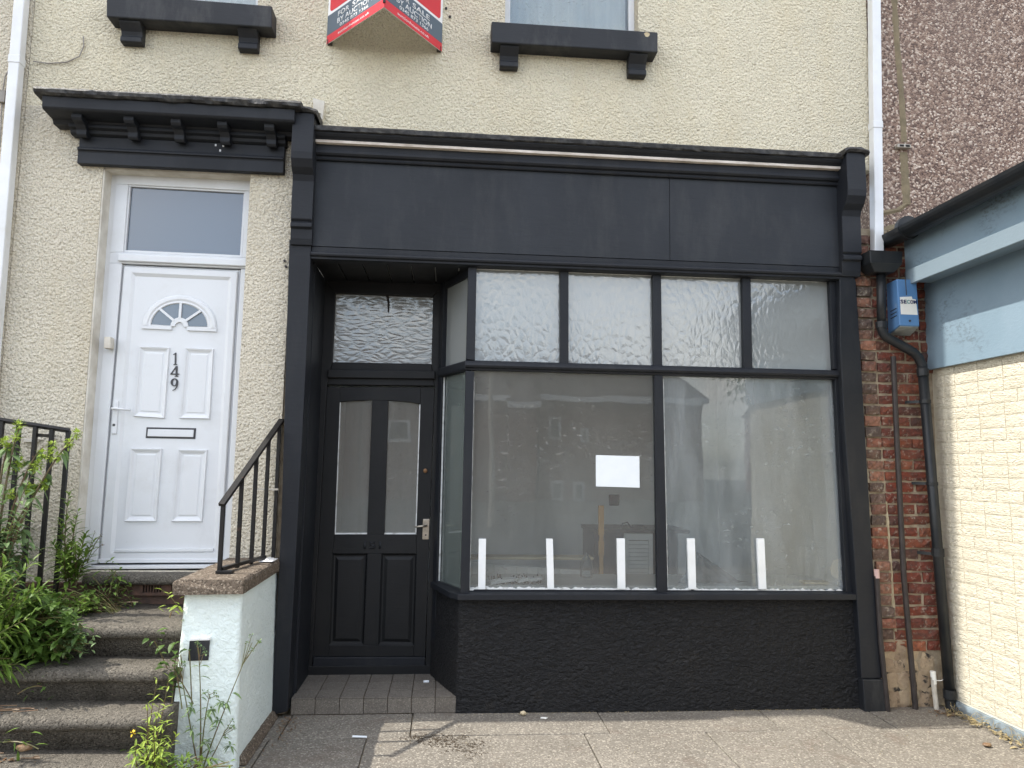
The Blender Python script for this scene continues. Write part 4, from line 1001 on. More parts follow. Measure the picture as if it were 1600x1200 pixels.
mb = MB(); mb.box(A0.x+.05, A1.x-.05, -.0565, -.0545, A1.z+.01, A0.z-.006); mb.build('air_brick_void', K['dark'], FS)
o = MB(); 
for k in range(1):
    pass
# mint painted wall
SWL = thing('low_wall', 'mint painted rendered low wall beside the steps with a concrete coping', 'wall', (-1.2, -.45, 0))
mb = MB()
def wav(p0, p1, z0, z1, n, m_, seed, dn, amp=.006, b0s=0, base_flare=.0):
    b0 = len(mb.v)
    for j in range(m_+1):
        for i_ in range(n+1):
            t = i_/n; z = z0+(z1-z0)*j/m_; p = lerp(Vector(p0), Vector(p1), t)
            e = amp*(mnoise.noise((p.x*9+p.y*9, z*9, seed))+.5*mnoise.noise((p.x*30+p.y*30, z*30, seed))) if 0 < i_ < n else 0
            q = p+Vector(dn)*(e+base_flare*(1-j/m_)); mb.v.append((q.x, q.y, z))
    for j in range(m_):
        for i_ in range(n): a_ = b0+j*(n+1)+i_; mb.f.append((a_, a_+1, a_+n+2, a_+n+1))
XL, XR, YF = -1.350, -1.065, -.865
# tapering: the base is a little wider than the top
n = 14; mm = 26
def corner(x, y, z): 
    t = 1-z/.93; return (x+(-.035 if x < -1.2 else .02)*t, y-.02*t if y < -.5 else y, z)
b0 = 0
cols = [(XL, .0)]*1+[(XL, YF*t/6) for t in range(1, 6)]+[(XL+(XR-XL)*t/12, YF) for t in range(13)]+[(XR, YF*(1-t/18)) for t in range(1, 19)]
for j in range(mm+1):
    z = .945*j/mm
    for k, (x, y) in enumerate(cols):
        q = Vector(corner(x, y, z)); a = .006*mnoise.noise((x*8, z*8, y*8))+.0035*mnoise.noise((x*28, z*28, y*28)); d = Vector((q.x+1.207, (q.y+.45)*.5, 0)).normalized()
        q += d*a; mb.v.append(tuple(q))
m_ = len(cols)
for j in range(mm):
    for k in range(m_-1): a = j*m_+k; mb.f.append((a, a+1, a+m_+1, a+m_))
mb.open = True
mb.build('wall_body', K['mint'], SWL, smooth=True)
mb = MB(); n = 24; cz = .98
prof2 = [(-1.392, cz-.008), (-1.375, cz), (-1.06, cz), (-1.046, cz-.008), (-1.04, cz-.02), (-1.042, cz-.075), (-1.39, cz-.075), (-1.396, cz-.02)]
for k in range(n+1):
    y = -.935+.93*k/n
    for j, (x, z) in enumerate(prof2):
        w = .005*mnoise.noise((y*9, j*1.3, 3))+.003*mnoise.noise((y*33, j*2.1, 6)); mb.v.append((x+w, y+(.012 if k == 0 and j in (0, 1, 2, 3) else 0), z+w))
for k in range(n):
    for j in range(8): mb.f.append((k*8+j, (k+1)*8+j, (k+1)*8+(j+1) % 8, k*8+(j+1) % 8))
mb.f += [tuple(range(8)), tuple(reversed(range(n*8, n*8+8)))]
mb.build('coping', K['coping'], SWL)
mb = MB(); mb.px([(296, 1001), (327, 1000), (325, 1032), (293, 1033)], -.885, .02); mb.build('painted_patch', K['black_stone'], SWL, bevel=.003)
mb = MB(); mb.px([(297, 997.5), (328, 996.5), (327.5, 1000.5), (296, 1001.5)], -.888, .02); mb.build('patch_lip', K['sign_white'], SWL, bevel=.002)
mb = MB(); mb.box(-1.075, -1.005, -.80, -.05, 0, .05); mb.v = [(x-(.025 if z > .02 and x > -1.05 else 0), y, z) for x, y, z in mb.v]; mb.build('base_fillet', K['coping'], SWL, bevel=.01)

def railing(name, label, bars, top, bottom, parent_loc, th=.022, extra=None):
    R = thing(name, label, 'railing', parent_loc)
    for p0, p1 in bars: MB().bar(p0, p1, th, th).build('bar', K['iron'], R, bevel=.002)
    MB().bar(top[0], top[1], .036, .02).build('top_rail', K['iron'], R, bevel=.002)
    if bottom: MB().bar(bottom[0], bottom[1], .03, .02).build('bottom_rail', K['iron'], R, bevel=.002)
    if extra: extra(R)
    return R
xr_ = lambda y: -1.225+(y+.72)*(.135/.70)
tz = lambda y: at(358, 786, -.72).z + (y+.72)*((at(437, 659, -.02).z-at(358, 786, -.72).z)/.70)
ys = [-.72, -.515, -.34, -.18, -.03]
def ex1(R):
    y = -.05; MB().bar((xr_(y)+.02, y, 1.42), (xr_(y)-.12, y, 1.42), .012, .012, Vector((0, 1, 0))).build('fixing_bar', K['greypipe'], R)
    MB().box(-1.24, -1.15, -.745, -.70, .984, 1.0).build('foot', K['iron'], R, bevel=.002)
railing('handrail', 'sloping black iron handrail on the mint wall coping', [((xr_(y), y, .985), (xr_(y), y, tz(y)-.005)) for y in ys], ((xr_(-.74), -.74, tz(-.735)), (xr_(.0), .0, tz(.0))), ((xr_(-.71), -.71, 1.005), (xr_(-.16), -.16, 1.005)), (-1.15, -.4, .98), extra=ex1)
tl0, tl1 = at(107, 673, -.14), at(-40, 650, -.30)
barsL = []
for k in range(7):
    t = k*.178; top = lerp(tl0, tl1, t); barsL.append((Vector((top.x, top.y, .72)), top))
def ex2(R):
    p = at(62, 680, -.19); MB().bar(p, (p.x-.02, -.0, p.z), .02, .02, Vector((0, 0, 1))).build('wall_stay', K['iron'], R)
railing('railing', 'upright black iron railing left of the white door, behind the weeds', barsL, (tl0+Vector((.01, 0, 0)), tl1), None, (-2.5, -.2, .7), .024, extra=ex2)
b = MB(); p = at(38, 688, -.005); b.box(p.x, p.x+.09, -.02, 0, p.z-.012, p.z+.012); tag(b.build('wall_bracket', K['old_white'], bevel=.003), 'small cream wall bracket behind the left railing', 'bracket')
b = MB(); b.px([(18, 820), (40, 820), (34, 868), (12, 868)], -.04, .04); tag(b.build('meter_box', K['old_white'], bevel=.004), 'pale meter box on the wall behind the left railing and weeds', 'meter box')

# plastic bag scrap on the coping
mb = MB(); 
for j in range(7):
    for i_ in range(9):
        u, v = i_/8, j/6; p = Vector((-1.13+.085*u, -.10-.16*v, .987+.03*abs(mnoise.noise((u*4, v*4, 2)))*(1-abs(2*u-1)))); mb.v.append(tuple(p+Vector((.01*mnoise.noise((u*5, v*5, 1)), .02*mnoise.noise((u*5, v*5, 6)), 0))))
for j in range(6):
    for i_ in range(8): a = j*9+i_; mb.f.append((a, a+1, a+10, a+9))
o = mb.build('plastic_scrap', K['sign_white'], smooth=True); s_ = o.modifiers.new('s', 'SOLIDIFY'); s_.thickness = .002; tag(o, 'crumpled white plastic scrap at the back of the coping', 'litter')

# ================================================================== BRICK STRIP
BW = thing('brick_wall', 'strip of exposed old brickwork between the shopfront and the cream side wall', 'wall', (3.2, .1, 0))
mb = MB(); mb.rough_box(2.90, 3.49, .012, .30, 0, 3.36, .008, 2.2, 12, 60); mb.build('mortar_bed', K['mortar'], BW)
varsA = []; 
def brick_mesh(L, Hh, seed, m):
    mb = MB(); mb.rough_box(-L/2, L/2, -.006, .05, -Hh/2, Hh/2, .011, seed, 6, 3); return mb.mesh('brick', m)
A_m = [brick_mesh(.112, .068, k*3.3+1, K['brick_old']) for k in range(5)]
B_full = [brick_mesh(.213, .066, k*2.7+50, K['brick_red']) for k in range(4)]; B_half = [brick_mesh(.102, .066, k*2.1+80, K['brick_red']) for k in range(5)]
def put(me, x, y, z, tilt=1.2):
    o = link('brick', me, BW); o.location = (x, y, z); o.rotation_euler = (rad(random.uniform(-tilt, tilt)), rad(random.uniform(-tilt, tilt)), rad(random.uniform(-tilt, tilt))); o.scale = (random.uniform(.9, 1.02), 1, random.uniform(.86, 1.02))
z = .40; k = 0
while z < 3.3:
    lean = (2.212-z)*.034
    xa = 2.999+lean
    put(random.choice(A_m), xa+random.uniform(-.008, .008), random.uniform(-.018, .004), z+random.uniform(-.003, .003), 2.2)
    x = 3.066+lean*.9; first = True
    pat = [(B_half if (k % 3) else B_half), B_full, B_half] if k % 2 else [B_full, B_half, B_half]
    for P in pat:
        L = .213 if P is B_full else .102
        if x+L > 3.50: P = B_half; L = .102
        if x+L < 3.505: put(random.choice(P), x+L/2+random.uniform(-.004, .004), random.uniform(-.003, .009), z+random.uniform(-.003, .003), 1.4)
        x += L+.012
    z += .0775; k += 1
# rubble at the foot
for k in range(11):
    bm = bmesh.new(); bmesh.ops.create_icosphere(bm, subdivisions=2, radius=1)
    w = (random.uniform(.05, .11), .018, random.uniform(.045, .10)); cx_, cz_ = 3.05+.14*(k % 3)+random.uniform(-.02, .02)+(.0), .055+.105*(k//3)
    for v in bm.verts:
        c = v.co.copy(); f = 1+.35*mnoise.noise(c*1.7+Vector((k*3, 0, 0))); v.co = Vector((max(-.8, min(.8, c.x))*1.2*w[0]*f, c.y*w[1]*f, max(-.8, min(.8, c.z))*1.2*w[2]*f))
    me = bpy.data.meshes.new('stone'); bm.to_mesh(me); bm.free(); me.materials.append(K['rubble']); o = link('stone', me, BW); o.location = (cx_, .012, cz_)
# mortar ridge between the two bonds
mb = MB()
for k in range(60):
    z = .5+k*.015; xx = 3.06+(2.212-z)*.034; r = .012+.01*mnoise.noise((z*9, 1, 1)) if z < 1.3 else .004
    mb.v += [(xx-r, .01, z), (xx+.5*r*mnoise.noise((z*14, 2, 2)), -.012-.5*r, z), (xx+r, .01, z)]
for k in range(59): mb.f += [(3*k, 3*k+1, 3*k+4, 3*k+3), (3*k+1, 3*k+2, 3*k+5, 3*k+4)]
mb.open = True; mb.build('mortar_ridge', K['mortar_fillet'], BW)

# ================================================================== BROWN PEBBLEDASHED HOUSE + LEAN-TO
BH = thing('pebbledashed_house', 'brown pebbledashed house front above the blue fascia', 'house', (5, .3, 0))
MB().box(HX1+.004, 9.0, .02, .32, 3.33, HTOP).build('wall', K['pebble'], BH); MB().box(3.5, 9, .06, .32, 0, 3.33).build('lower_wall', K['mortar'], BH)
MB().box(HX1+.004, 9, -.28, 4.5, HTOP, HTOP+.1).build('roof', K['roof'], BH)
def smear(pxs, w, seed, name='mortar_strip', Y=.018):
    mb = MB(); pts = [at(x, y, Y) for x, y in pxs]; P = []
    for a, c in zip(pts[:-1], pts[1:]):
        for k in range(14): P.append(lerp(a, c, k/14))
    P.append(pts[-1])
    for k, p in enumerate(P):
        t = (P[min(k+1, len(P)-1)]-P[max(k-1, 0)]).normalized(); sd_ = Vector((t.z, 0, -t.x)); r = w*(1+.45*mnoise.noise((k*.35, seed, 0)))
        mb.v += [tuple(p-sd_*r+Vector((0, .004, 0))), tuple(p+Vector((0, -.008, 0))), tuple(p+sd_*r+Vector((0, .004, 0)))]
    for k in range(len(P)-1): mb.f += [(3*k, 3*k+3, 3*k+4, 3*k+1), (3*k+1, 3*k+4, 3*k+5, 3*k+2)]
    mb.open = True; return mb.build(name, K['mortar_tan'], BH)
K['mortar_tan'] = simple('tan_mortar_repair', (.26, .215, .14), (.18, .15, .10), 14, .95, 60, .005, .1, detail=8)
smear([(1397, -10), (1402, 70), (1409, 150), (1413, 222)], .028, 1); smear([(1412, 238), (1414, 270), (1417, 320)], .038, 2); smear([(1417, 318), (1404, 328), (1375, 334)], .022, 3); smear([(1378, 362), (1400, 355), (1440, 352)], .035, 4)
CB = MB(); p = at(1411, 231, .0); CB.box(p.x-.055, p.x+.052, -.02, .02, p.z-.006, p.z+.022); cb = CB.build('cable_clip', K['greypipe'], BH, bevel=.004); PW[cb.name] = Vector((0, 0, 0))
for dx in (-.022, .024): MB().box(p.x+dx-.016, p.x+dx+.016, -.0215, -.015, p.z+.0, p.z+.016).build('clip_hole', K['dark'], cb)

LT = thing('lean_to_building', 'single storey building with cream painted block side wall and pale blue fascia', 'building', (3.6, -1.5, 0))
SXW = 3.485
MB().box(SXW, SXW+.2, -3.2, .03, .06, 3.0).build('side_wall', K['stonejoint'], LT)
def block_mesh(L, Hh, seed):
    mb = MB(); mb.rough_box(-L/2, L/2, -.004, .02, -Hh/2, Hh/2, .0035, seed, 10, 4)
    mb.v = [(y, -x, z) for x, y, z in mb.v]; return mb.mesh('stone_block', K['stoneblock'])
BL = [block_mesh(.217, .0745, k*5.1+3) for k in range(5)]; BHf = [block_mesh(.106, .0745, k*5.1+40) for k in range(3)]
z = .115; r_ = 0
while z < 2.36:
    y = -.005; off = [(.0), (.11), (.05), (.16)][r_ % 4]
    if off: 
        L = .103; y = -.005; o = link('stone_block', random.choice(BHf), LT); o.location = (SXW, y-L/2, z); y -= L+.010
        if off > .12 or off < .08: y -= 0
    if off in (.05, .16): o = link('stone_block', random.choice(BHf), LT); o.location = (SXW, y-.0515, z); y -= .113
    while y > -1.8:
        o = link('stone_block', random.choice(BL), LT); o.location = (SXW, y-.106, z+random.uniform(-.001, .001)); o.rotation_euler = (rad(random.uniform(-.4, .4)), 0, 0); y -= .222
    z += .0785; r_ += 1
mb = MB(); mb.rough_box(-3.2, .02, -.03, .02, -.02, .062, .008, 4., 60, 3); mb.v = [(SXW+y, -x, z) for x, y, z in mb.v]; mb.v = [(x, -y if False else -abs(y)+.0, z) for x, y, z in mb.v]; mb.build('plinth', K['bluegrey_plinth'], LT)
zf0 = 2.325
MB().box(SXW-.045, SXW-.02, -3.2, -.002, zf0, 2.96).build('lower_fascia', K['blue'], LT, bevel=.002)
XB = 3.235
MB().box(XB, XB+.03, -3.2, -.115, 2.915, 3.02).build('fascia_batten', K['blue_batten'], LT, bevel=.003)
MB().box(XB+.031, SXW+.1, -3.2, -.09, 2.945, 2.965).build('soffit', K['blue'], LT)
MB().box(XB+.031, XB+.055, -3.2, -.06, 2.966, 3.29).build('upper_fascia', K['blue'], LT, bevel=.003)
mb = MB(); mb.v += [(XB-.075, -3.2, 3.288), (XB-.075, .015, 3.288), (9, .015, 3.9), (9, -3.2, 3.9)]; mb.v += [(x, y, z+.03) for x, y, z in mb.v[:4]]; mb.f += [(3, 2, 1, 0), (4, 5, 6, 7)]+[(i_, (i_+1) % 4, 4+(i_+1) % 4, 4+i_) for i_ in range(4)]; mb.build('roof', K['roof'], LT)
mb = MB(); n = 12; gx, gz, gr = XB-.072, 3.285, .076
for yy in (-3.2, -.02):
    for rr in (gr, gr-.005):
        for k in range(n+1): a = math.pi+math.pi*k/n; mb.v.append((gx+rr*math.cos(a), yy, gz+rr*math.sin(a)))
q = n+1
for k in range(n): mb.f += [(k, k+1, 2*q+k+1, 2*q+k), (q+k, 3*q+k, 3*q+k+1, q+k+1)]
mb.f += [(0, 2*q, 3*q, q), (n, q+n, 3*q+n, 2*q+n)]+[(2*q+k, 2*q+k+1, 3*q+k+1, 3*q+k) for k in range(n)]
GT = mb.build('gutter', K['plastic_black'], LT, smooth=False); PW[GT.name] = Vector((0, 0, 0))
MB().tube([(gx, -.28, gz-.004), (gx, -.24, gz-.004)], gr+.008, 16).build('gutter_joint', K['plastic_black'], GT)
MB().tube([(gx, -.02, gz-.01), (gx-.02, .01, gz-.03), (3.10, .0, 3.20)], .04, 12).build('gutter_outlet', K['plastic_black'], GT, smooth=True)
mb = MB()
bmx = [(1372, 378, .07), (1386, 370, .06), (1398, 366, .06)]
for x, y, r in bmx:
    p = at(x, y, .01); mb.tube([p+Vector((-r, 0, .01)), p+Vector((0, -.012, .0)), p+Vector((r, 0, -.01))], [.018, .03, .016], 7)
mb.build('mortar_lump', K['mortar_tan'], BH, smooth=True)

# ================================================================== PIPES
def sq_pipe(name, label, a, c, w, d, joints):
    T = thing(name, label, 'downpipe', (c.x, c.y, c.z))
    t = (a-c)
    MB().poly_y([a+Vector((-w/2, -d, 0)), a+Vector((w/2, -d, 0)), c+Vector((w/2, -d, 0)), c+Vector((-w/2, -d, 0))], d).build('pipe', K['white_pipe'], T, bevel=.006)
    for f in joints:
        p = lerp(a, c, f)
        MB().box(p.x-w/2-.004, p.x+w/2+.004, p.y-d-.004, p.y+.002, p.z-.028, p.z+.028).build('pipe_clip', K['white_pipe'], T, bevel=.005)
    return T
sq_pipe('white_downpipe', 'white square downpipe at the left edge beside the door hood', at(44, -60, -.02), Vector((at(-30, 860, -.02).x+.0, -.02, .5)), .068, .068, [.165])
TR_ = sq_pipe('white_downpipe', 'white square downpipe between the cream and brown pebbledash', at(1361, -60, -.01), at(1366, 398, -.01), .068, .068, [.58])
DP = thing('black_downpipe', 'black plastic rainwater pipe with hopper running down the brickwork', 'downpipe', (3.42, -.08, 0))
hc = at(1374, 410, -.10)
mb = MB(); n = 4
def frust(mb, c, w0, d0, w1, d1, z0, z1):
    b0 = len(mb.v)
    for (w, d, z) in ((w0, d0, z0), (w1, d1, z1)):
        mb.v += [(c.x-w, c.y-d, z), (c.x+w, c.y-d, z), (c.x+w, c.y+d, z), (c.x-w, c.y+d, z)]
    for f in ((3, 2, 1, 0), (0, 1, 5, 4), (1, 2, 6, 5), (2, 3, 7, 6), (3, 0, 4, 7)): mb.f.append(tuple(b0+k for k in f))
    return b0
zt_ = at(1374, 394, -.15).z; zb_ = at(1374, 424, -.15).z
frust(mb, hc, .075, .055, .118, .085, zb_-.005, zb_+.05); frust(mb, hc, .118, .085, .122, .088, zb_+.05, zt_)
mb.open = True; o = mb.build('hopper', K['plastic_black'], DP, bevel=.006); s_ = o.modifiers.new('s', 'SOLIDIFY'); s_.thickness = .005
R_ = .031
p1, p2, p3, p4, p5 = at(1376.5, 424, -.09), at(1377.5, 512, -.09), at(1384, 526, -.09), at(1428, 551, -.09), at(1441, 572, -.09)
p6 = at(1485, 1098, -.09)
q0 = Vector((p2.x, -.09, p2.z))
MB().tube([p1, p2], R_, 16).build('upper_pipe', K['plastic_black'], DP, smooth=True)
MB().tube([p2+Vector((0, 0, .03)), p2, lerp(p2, p3, .5)+Vector((-.004, 0, -.01)), p3, p4, lerp(p4, p5, .5)+Vector((.006, 0, .008)), p5, p5-Vector((0, 0, .04))], R_+.002, 16).build('offset_bend', K['plastic_black'], DP, smooth=True)
MB().tube([p5, p6], R_+.003, 16).build('lower_pipe', K['plastic_black'], DP, smooth=True)
for (c, h) in ((p2+Vector((0, 0, .02)), .045), (lerp(p5, p6, .02), .05), (lerp(p5, p6, .565), .055), (lerp(p5, p6, .975), .06)):
    MB().tube([c+Vector((0, 0, h/2)), c-Vector((0, 0, h/2))], R_+.009, 16).build('collar', K['plastic_black'], DP, smooth=False)
for f in (.11, .36, .57):
    c = lerp(p5, p6, f); MB().tube([c+Vector((0, 0, .012)), c-Vector((0, 0, .012))], R_+.007, 16).build('bracket', K['plastic_black'], DP)
    MB().bar(c+Vector((-.03, .02, 0)), c+Vector((-.09, .09, 0)), .012, .02).build('bracket_arm', K['plastic_black'], DP)
MB().tube([p6+Vector((0, 0, .02)), p6+Vector((.0, -.002, -.03)), p6+Vector((.03, -.05, -.055)), p6+Vector((.06, -.09, -.06))], R_+.004, 14, cap=False).build('shoe', K['plastic_black'], DP, smooth=True)
def pole(name, label, cat, pxs, Y, r, m, cap=None):
    pts = [at(x, y, Y) for x, y in pxs]
    T = thing(name, label, cat, pts[-1]); MB().tube(pts, r, 12).build('tube', m, T, smooth=False)
    if cap: MB().tube([pts[0]+Vector((0, 0, .005)), lerp(pts[0], pts[-1], cap[1])], r*1.06, 12).build('end_cap', cap[0], T)
    return T
pole('conduit', 'tall dark brown conduit running up the bricks beside the black downpipe', 'conduit', [(1395.5, 557), (1402, 700), (1412, 900), (1431, 1114)], -.05, .0185, K['conduit'])
pole('leaning_tube', 'short dark tube with a pale pink end leaning by the right pilaster', 'tube', [(1369.5, 891), (1376, 1000), (1388, 1117)], -.085, .0165, K['conduit'], (K['pinkish'], .055))
pole('pipe_stub', 'short grey white pipe stub at the foot of the black downpipe', 'pipe', [(1457.5, 1050), (1460, 1080), (1464.5, 1116)], -.06, .0165, K['greypipe'], (K['label_white'], .28))
p = at(1459, 1063, -.075); MB_ = MB().tube([p, p+Vector((.05, -.005, -.002)), p+Vector((.075, -.005, .012)), p+Vector((.09, -.005, .03))], .0025, 5)
tag(MB_.build('loose_wire', K['label_white']), 'bent white wire end beside the grey pipe stub', 'wire')

# alarm box
AL = thing('alarm_box', 'blue alarm box with a white label under the black hopper', 'alarm', (3.15, -.05, 2.6))
zt_, zb_ = 2.945, 2.60
xa, xb = at(1384, 470, -.0).x-.0, at(1434, 470, -.17).x+.045
xf0, xf1 = at(1404, 470, -.17).x, at(1435, 470, -.17).x
mb = MB(); fz0, fz1 = zb_+.0, zt_
mb.v += [(xa, -.012, zb_-.025), (xf0, -.17, zb_+.01), (xf1, -.17, zb_+.01), (xb, -.012, zb_-.025), (xa, -.012, zt_), (xf0+.0, -.16, zt_), (xf1, -.16, zt_), (xb, -.012, zt_)]
mb.f += [(3, 2, 1, 0), (4, 5, 6, 7), (0, 1, 5, 4), (1, 2, 6, 5), (2, 3, 7, 6), (3, 0, 4, 7)]
ab = mb.build('casing', K['alarm'], AL, bevel=.006); PW[ab.name] = Vector((0, 0, 0))
MB().box(xa+.01, xb-.01, -.011, .0, zb_-.01, zt_-.01).build('back_plate', K['alarm_grey'], AL)
def fp(u, v): return Vector((xf0+(xf1-xf0)*u, -.171+.010*v, zb_+(zt_-zb_)*v))
mb = MB(); mb.poly_y([fp(.10, .62), fp(.70, .64), fp(.72, .59), fp(.90, .58), fp(.94, .26), fp(.10, .26)], .002); lb = mb.build('label', K['label_white'], AL); PW[lb.name] = Vector((0, 0, 0))
for s_, u0, u1, m in (('S', .10, .25, 'navy'), ('E', .28, .41, 'navy'), ('C', .43, .57, 'teal'), ('O', .59, .74, 'navy'), ('M', .76, .93, 'navy')):
    a = fp(u0, .485)+Vector((0, -.003, 0)); text('lettering', s_, K[m], lb, a, (1, 0, 0), fp(u0, .6)-fp(u0, .485), (xf1-xf0)*(u1-u0), (zt_-zb_)*.08, .0, .02, .001)
mb = MB(); mb.v += [(xa+.01, -.014, zb_-.028), (xf0+.006, -.166, zb_+.006), (xf1-.006, -.166, zb_+.006), (xb-.01, -.014, zb_-.028)]; mb.v += [(x, y, z-.004) for x, y, z in mb.v[:4]]; mb.f += [(0, 1, 2, 3), (7, 6, 5, 4)]+[(k, (k+1) % 4, 4+(k+1) % 4, 4+k) for k in range(4)]; mb.build('underside', K['alarm_grey'], AL)
p = fp(.52, .13); MB().tube([p+Vector((0, .004, 0)), p+Vector((0, -.004, 0))], .008, 10).build('screw', K['darknum'], AL)
for k in range(3):
    v = .36-.075*k
    a = lerp(Vector((xa, -.012, zb_+.01)), Vector((xf0, -.17, zb_)), .30); c = lerp(Vector((xa, -.012, zb_+.01)), Vector((xf0, -.17, zb_)), .80)
    a = a+Vector((-.0015, -.0015, (zt_-zb_)*v)); c = c+Vector((-.0015, -.0015, (zt_-zb_)*v+.012)); MB().bar(a, c, .003, .006, Vector((1, 1, 0))).build('vent_slot', K['cable_black'], AL)
p = at(1413, 430, -.17); MB_ = MB().tube([at(1414, 425, -.16), at(1415, 440, -.185), at(1416.5, 461, -.185)], .003, 5); tag(MB_.build('alarm_lead', K['cable_black']), 'thin dark lead hanging in front of the blue alarm box', 'cable')
# wires at the left downpipe
MB_ = MB().tube([at(52, 96, -.02), at(75, 99, -.012), at(105, 97, -.012), at(124, 88, -.012), at(131, 72, -.012), at(130, 57, -.01)], .0045, 6)
tag(MB_.build('loose_cable', K['tape_wire'], smooth=True), 'pale cable looping over the render right of the left downpipe', 'cable')
MB_ = MB().tube([at(34, 94, -.03), at(18, 102, -.015), at(8, 120, -.012), at(4, 145, -.012), at(2, 180, -.012), at(0, 230, -.012)], .0045, 6); p = at(3, 148, -.03); MB_.box(p.x-.02, p.x+.02, -.035, 0, p.z-.05, p.z+.03)
tag(MB_.build('junction_cable', K['tape_wire']), 'cable with a small dark junction box left of the white downpipe', 'cable')

# ================================================================== AUCTION BOARD
zbo = at(510, 70, -.015).z; apex = None
for k in range(200):
    y = -.2-.002*k
    if at(600, 12, y).z <= zbo: apex = at(600, 12, y); break
pl0, pr0 = at(510.5, 70, -.015), at(690, 80, -.015); zb2 = (pl0.z+pr0.z)/2
SG = thing('auction_board', 'V shaped for sale by auction board fixed above the shopfront', 'sign', (apex.x, 0, zb2))
apex.z = pl0.z = pr0.z = zb2
def board(a, c, txts):
    u = (c-a); L = u.length; u = u/L; up = Vector((0, 0, 1)); nn = u.cross(up).normalized()
    if nn.y > 0: nn = -nn
    HB = .85
    def P(s_, h, off=0): return a+u*(L*s_)+up*h+nn*off
    def plate(name, pts, off, th, m, par):
        mb = MB(); k = len(pts); mb.v += [tuple(P(s_, h, off)) for s_, h in pts]+[tuple(P(s_, h, off-th)) for s_, h in pts]
        mb.f += [tuple(range(k)), tuple(reversed(range(k, 2*k)))]+[(i_, (i_+1) % k, k+(i_+1) % k, k+i_) for i_ in range(k)]
        return mb.build(name, m, par)
    bd = plate('board', [(0, 0), (1, 0), (1, HB), (0, HB)], 0, .005, K['sign_white'], SG); PW[bd.name] = Vector((0, 0, 0))
    plate('red_band', [(0, 0.0), (1, 0.0), (1, .060), (0, .060)], .0015, .001, K['sign_red'], bd)
    plate('grey_band', [(0, .061), (1, .061), (1, .208), (0, .208)], .0015, .001, K['sign_grey'], bd)
    pts = [(.04, .228+.03)]+[(.04+.04*(1-math.cos(t)), .228+.03*(1-math.sin(t))) for t in (0, .5, 1.0, 1.57)]+[(.92+.04*math.sin(t), .228+.03*(1-math.cos(t))) for t in (0, .5, 1.0, 1.57)]+[(.96, HB-.02), (.04, HB-.02)]
    plate('red_panel', pts[1:], .0015, .001, K['sign_red'], bd)
    for s_, x0, x1, z0, h in txts:
        text('lettering', s_, K['sign_white'], bd, P(x0, z0, .0022), u, up, L*(x1-x0), h, .0, .004, .0008)
tx = [('FOR', .20, .40, .152, .036), ('SALE', .455, .76, .152, .036), ('BY AUCTION', .19, .80, .104, .036), ('0345 873 1366', .24, .74, .070, .024), ('auctionhouse.co.uk', .21, .76, .020, .019)]
board(pl0, apex, tx); board(apex, pr0, [(s_, x0, x1, z, h) for s_, x0, x1, z, h in tx])
for p in (pl0+Vector((.02, -.01, 0)), pr0+Vector((-.02, -.01, 0))): MB().box(p.x-.015, p.x+.015, -.03, 0, zb2+.0, zb2+.03).build('fixing', K['conduit'], SG)
MB().box(apex.x-.008, apex.x+.008, apex.y-.008, apex.y+.02, zb2+.03, zb2+.06).build('hinge_clip', K['cable_black'], SG)

# ================================================================== SMALL THINGS ON THE GROUND
def lump(name, loc, r, m, label, cat, sq=(1, 1, .7), seed=1):
    bm = bmesh.new(); bmesh.ops.create_icosphere(bm, subdivisions=2, radius=r)
    for v in bm.verts:
        f = 1+.3*mnoise.noise(v.co*(2/r)+Vector((seed, 0, 0))); v.co = Vector((v.co.x*sq[0]*f, v.co.y*sq[1]*f, v.co.z*sq[2]*f))
    me = bpy.data.meshes.new(name); bm.to_mesh(me); bm.free(); me.materials.append(m); o = link(name, me); o.location = loc; return tag(o, label, cat)
p = atz(817.5, 1113, .02); lump('pebble', (p.x, p.y, .016), .02, K['card'], 'round pale pebble at the foot of the black stall riser', 'pebble')
p = atz(850, 1122, .005); lump('stone_chip', (p.x, p.y, .006), .018, K['label_white'], 'flat white chip on the pavement right of the pebble', 'chip', (1.3, .8, .3), 5)
def stick(name, px, py, ang, L, m, label, cat, r=.005):
    p = atz(px, py, .006); d = Vector((math.cos(ang), math.sin(ang), 0))*L/2; return tag(MB().tube([p-d, p+d], r, 8).build(name, m), label, cat)
stick('cigarette_end', 562, 1151, -.15, .085, K['paper'], 'long white paper roll on the shaded slabs by the mint wall', 'litter', .006)
p = atz(666, 1065, .112); tag(MB().tube([p-Vector((.018, 0, 0)), p+Vector((.018, .004, 0))], .008, 8).build('cigarette_end', K['paper']), 'white cigarette end on the tiled doorstep', 'litter')
p = atz(1543, 1164, .01); lump('dead_leaf', (p.x, p.y, .012), .03, K['leaf_dry'], 'curled brown dead leaf on the pavement by the cream wall', 'leaf', (.9, .7, .35), 9)
def litter(name, label, n, fn, m, szr):
    mb = MB()
    for k in range(n):
        p = fn(); a = random.uniform(0, math.tau); L = random.uniform(*szr)
        mb.leaf(p, (math.cos(a), math.sin(a), random.uniform(0, .5)), (0, 0, 1), L, L*.5, .3)
    mb.open = True; o = mb.build(name, m); o['kind'] = 'stuff'; o['label'] = label; return o
def stain_pt():
    t = random.random(); x = 640+110*t+random.gauss(0, 9); y = 1153+24*max(0, t-.3)+random.gauss(0, 4+7*t); p = atz(x, y, 0); return V3(p.x, p.y, .003)
V3 = lambda a, b_, c: Vector((a, b_, c))
def g1(): 
    t = random.random(); p = lerp(Vector((3.40, -.12, .004)), Vector((3.42, -.95, .004)), t); return p+Vector((random.gauss(0, .025), 0, random.uniform(0, .02)))
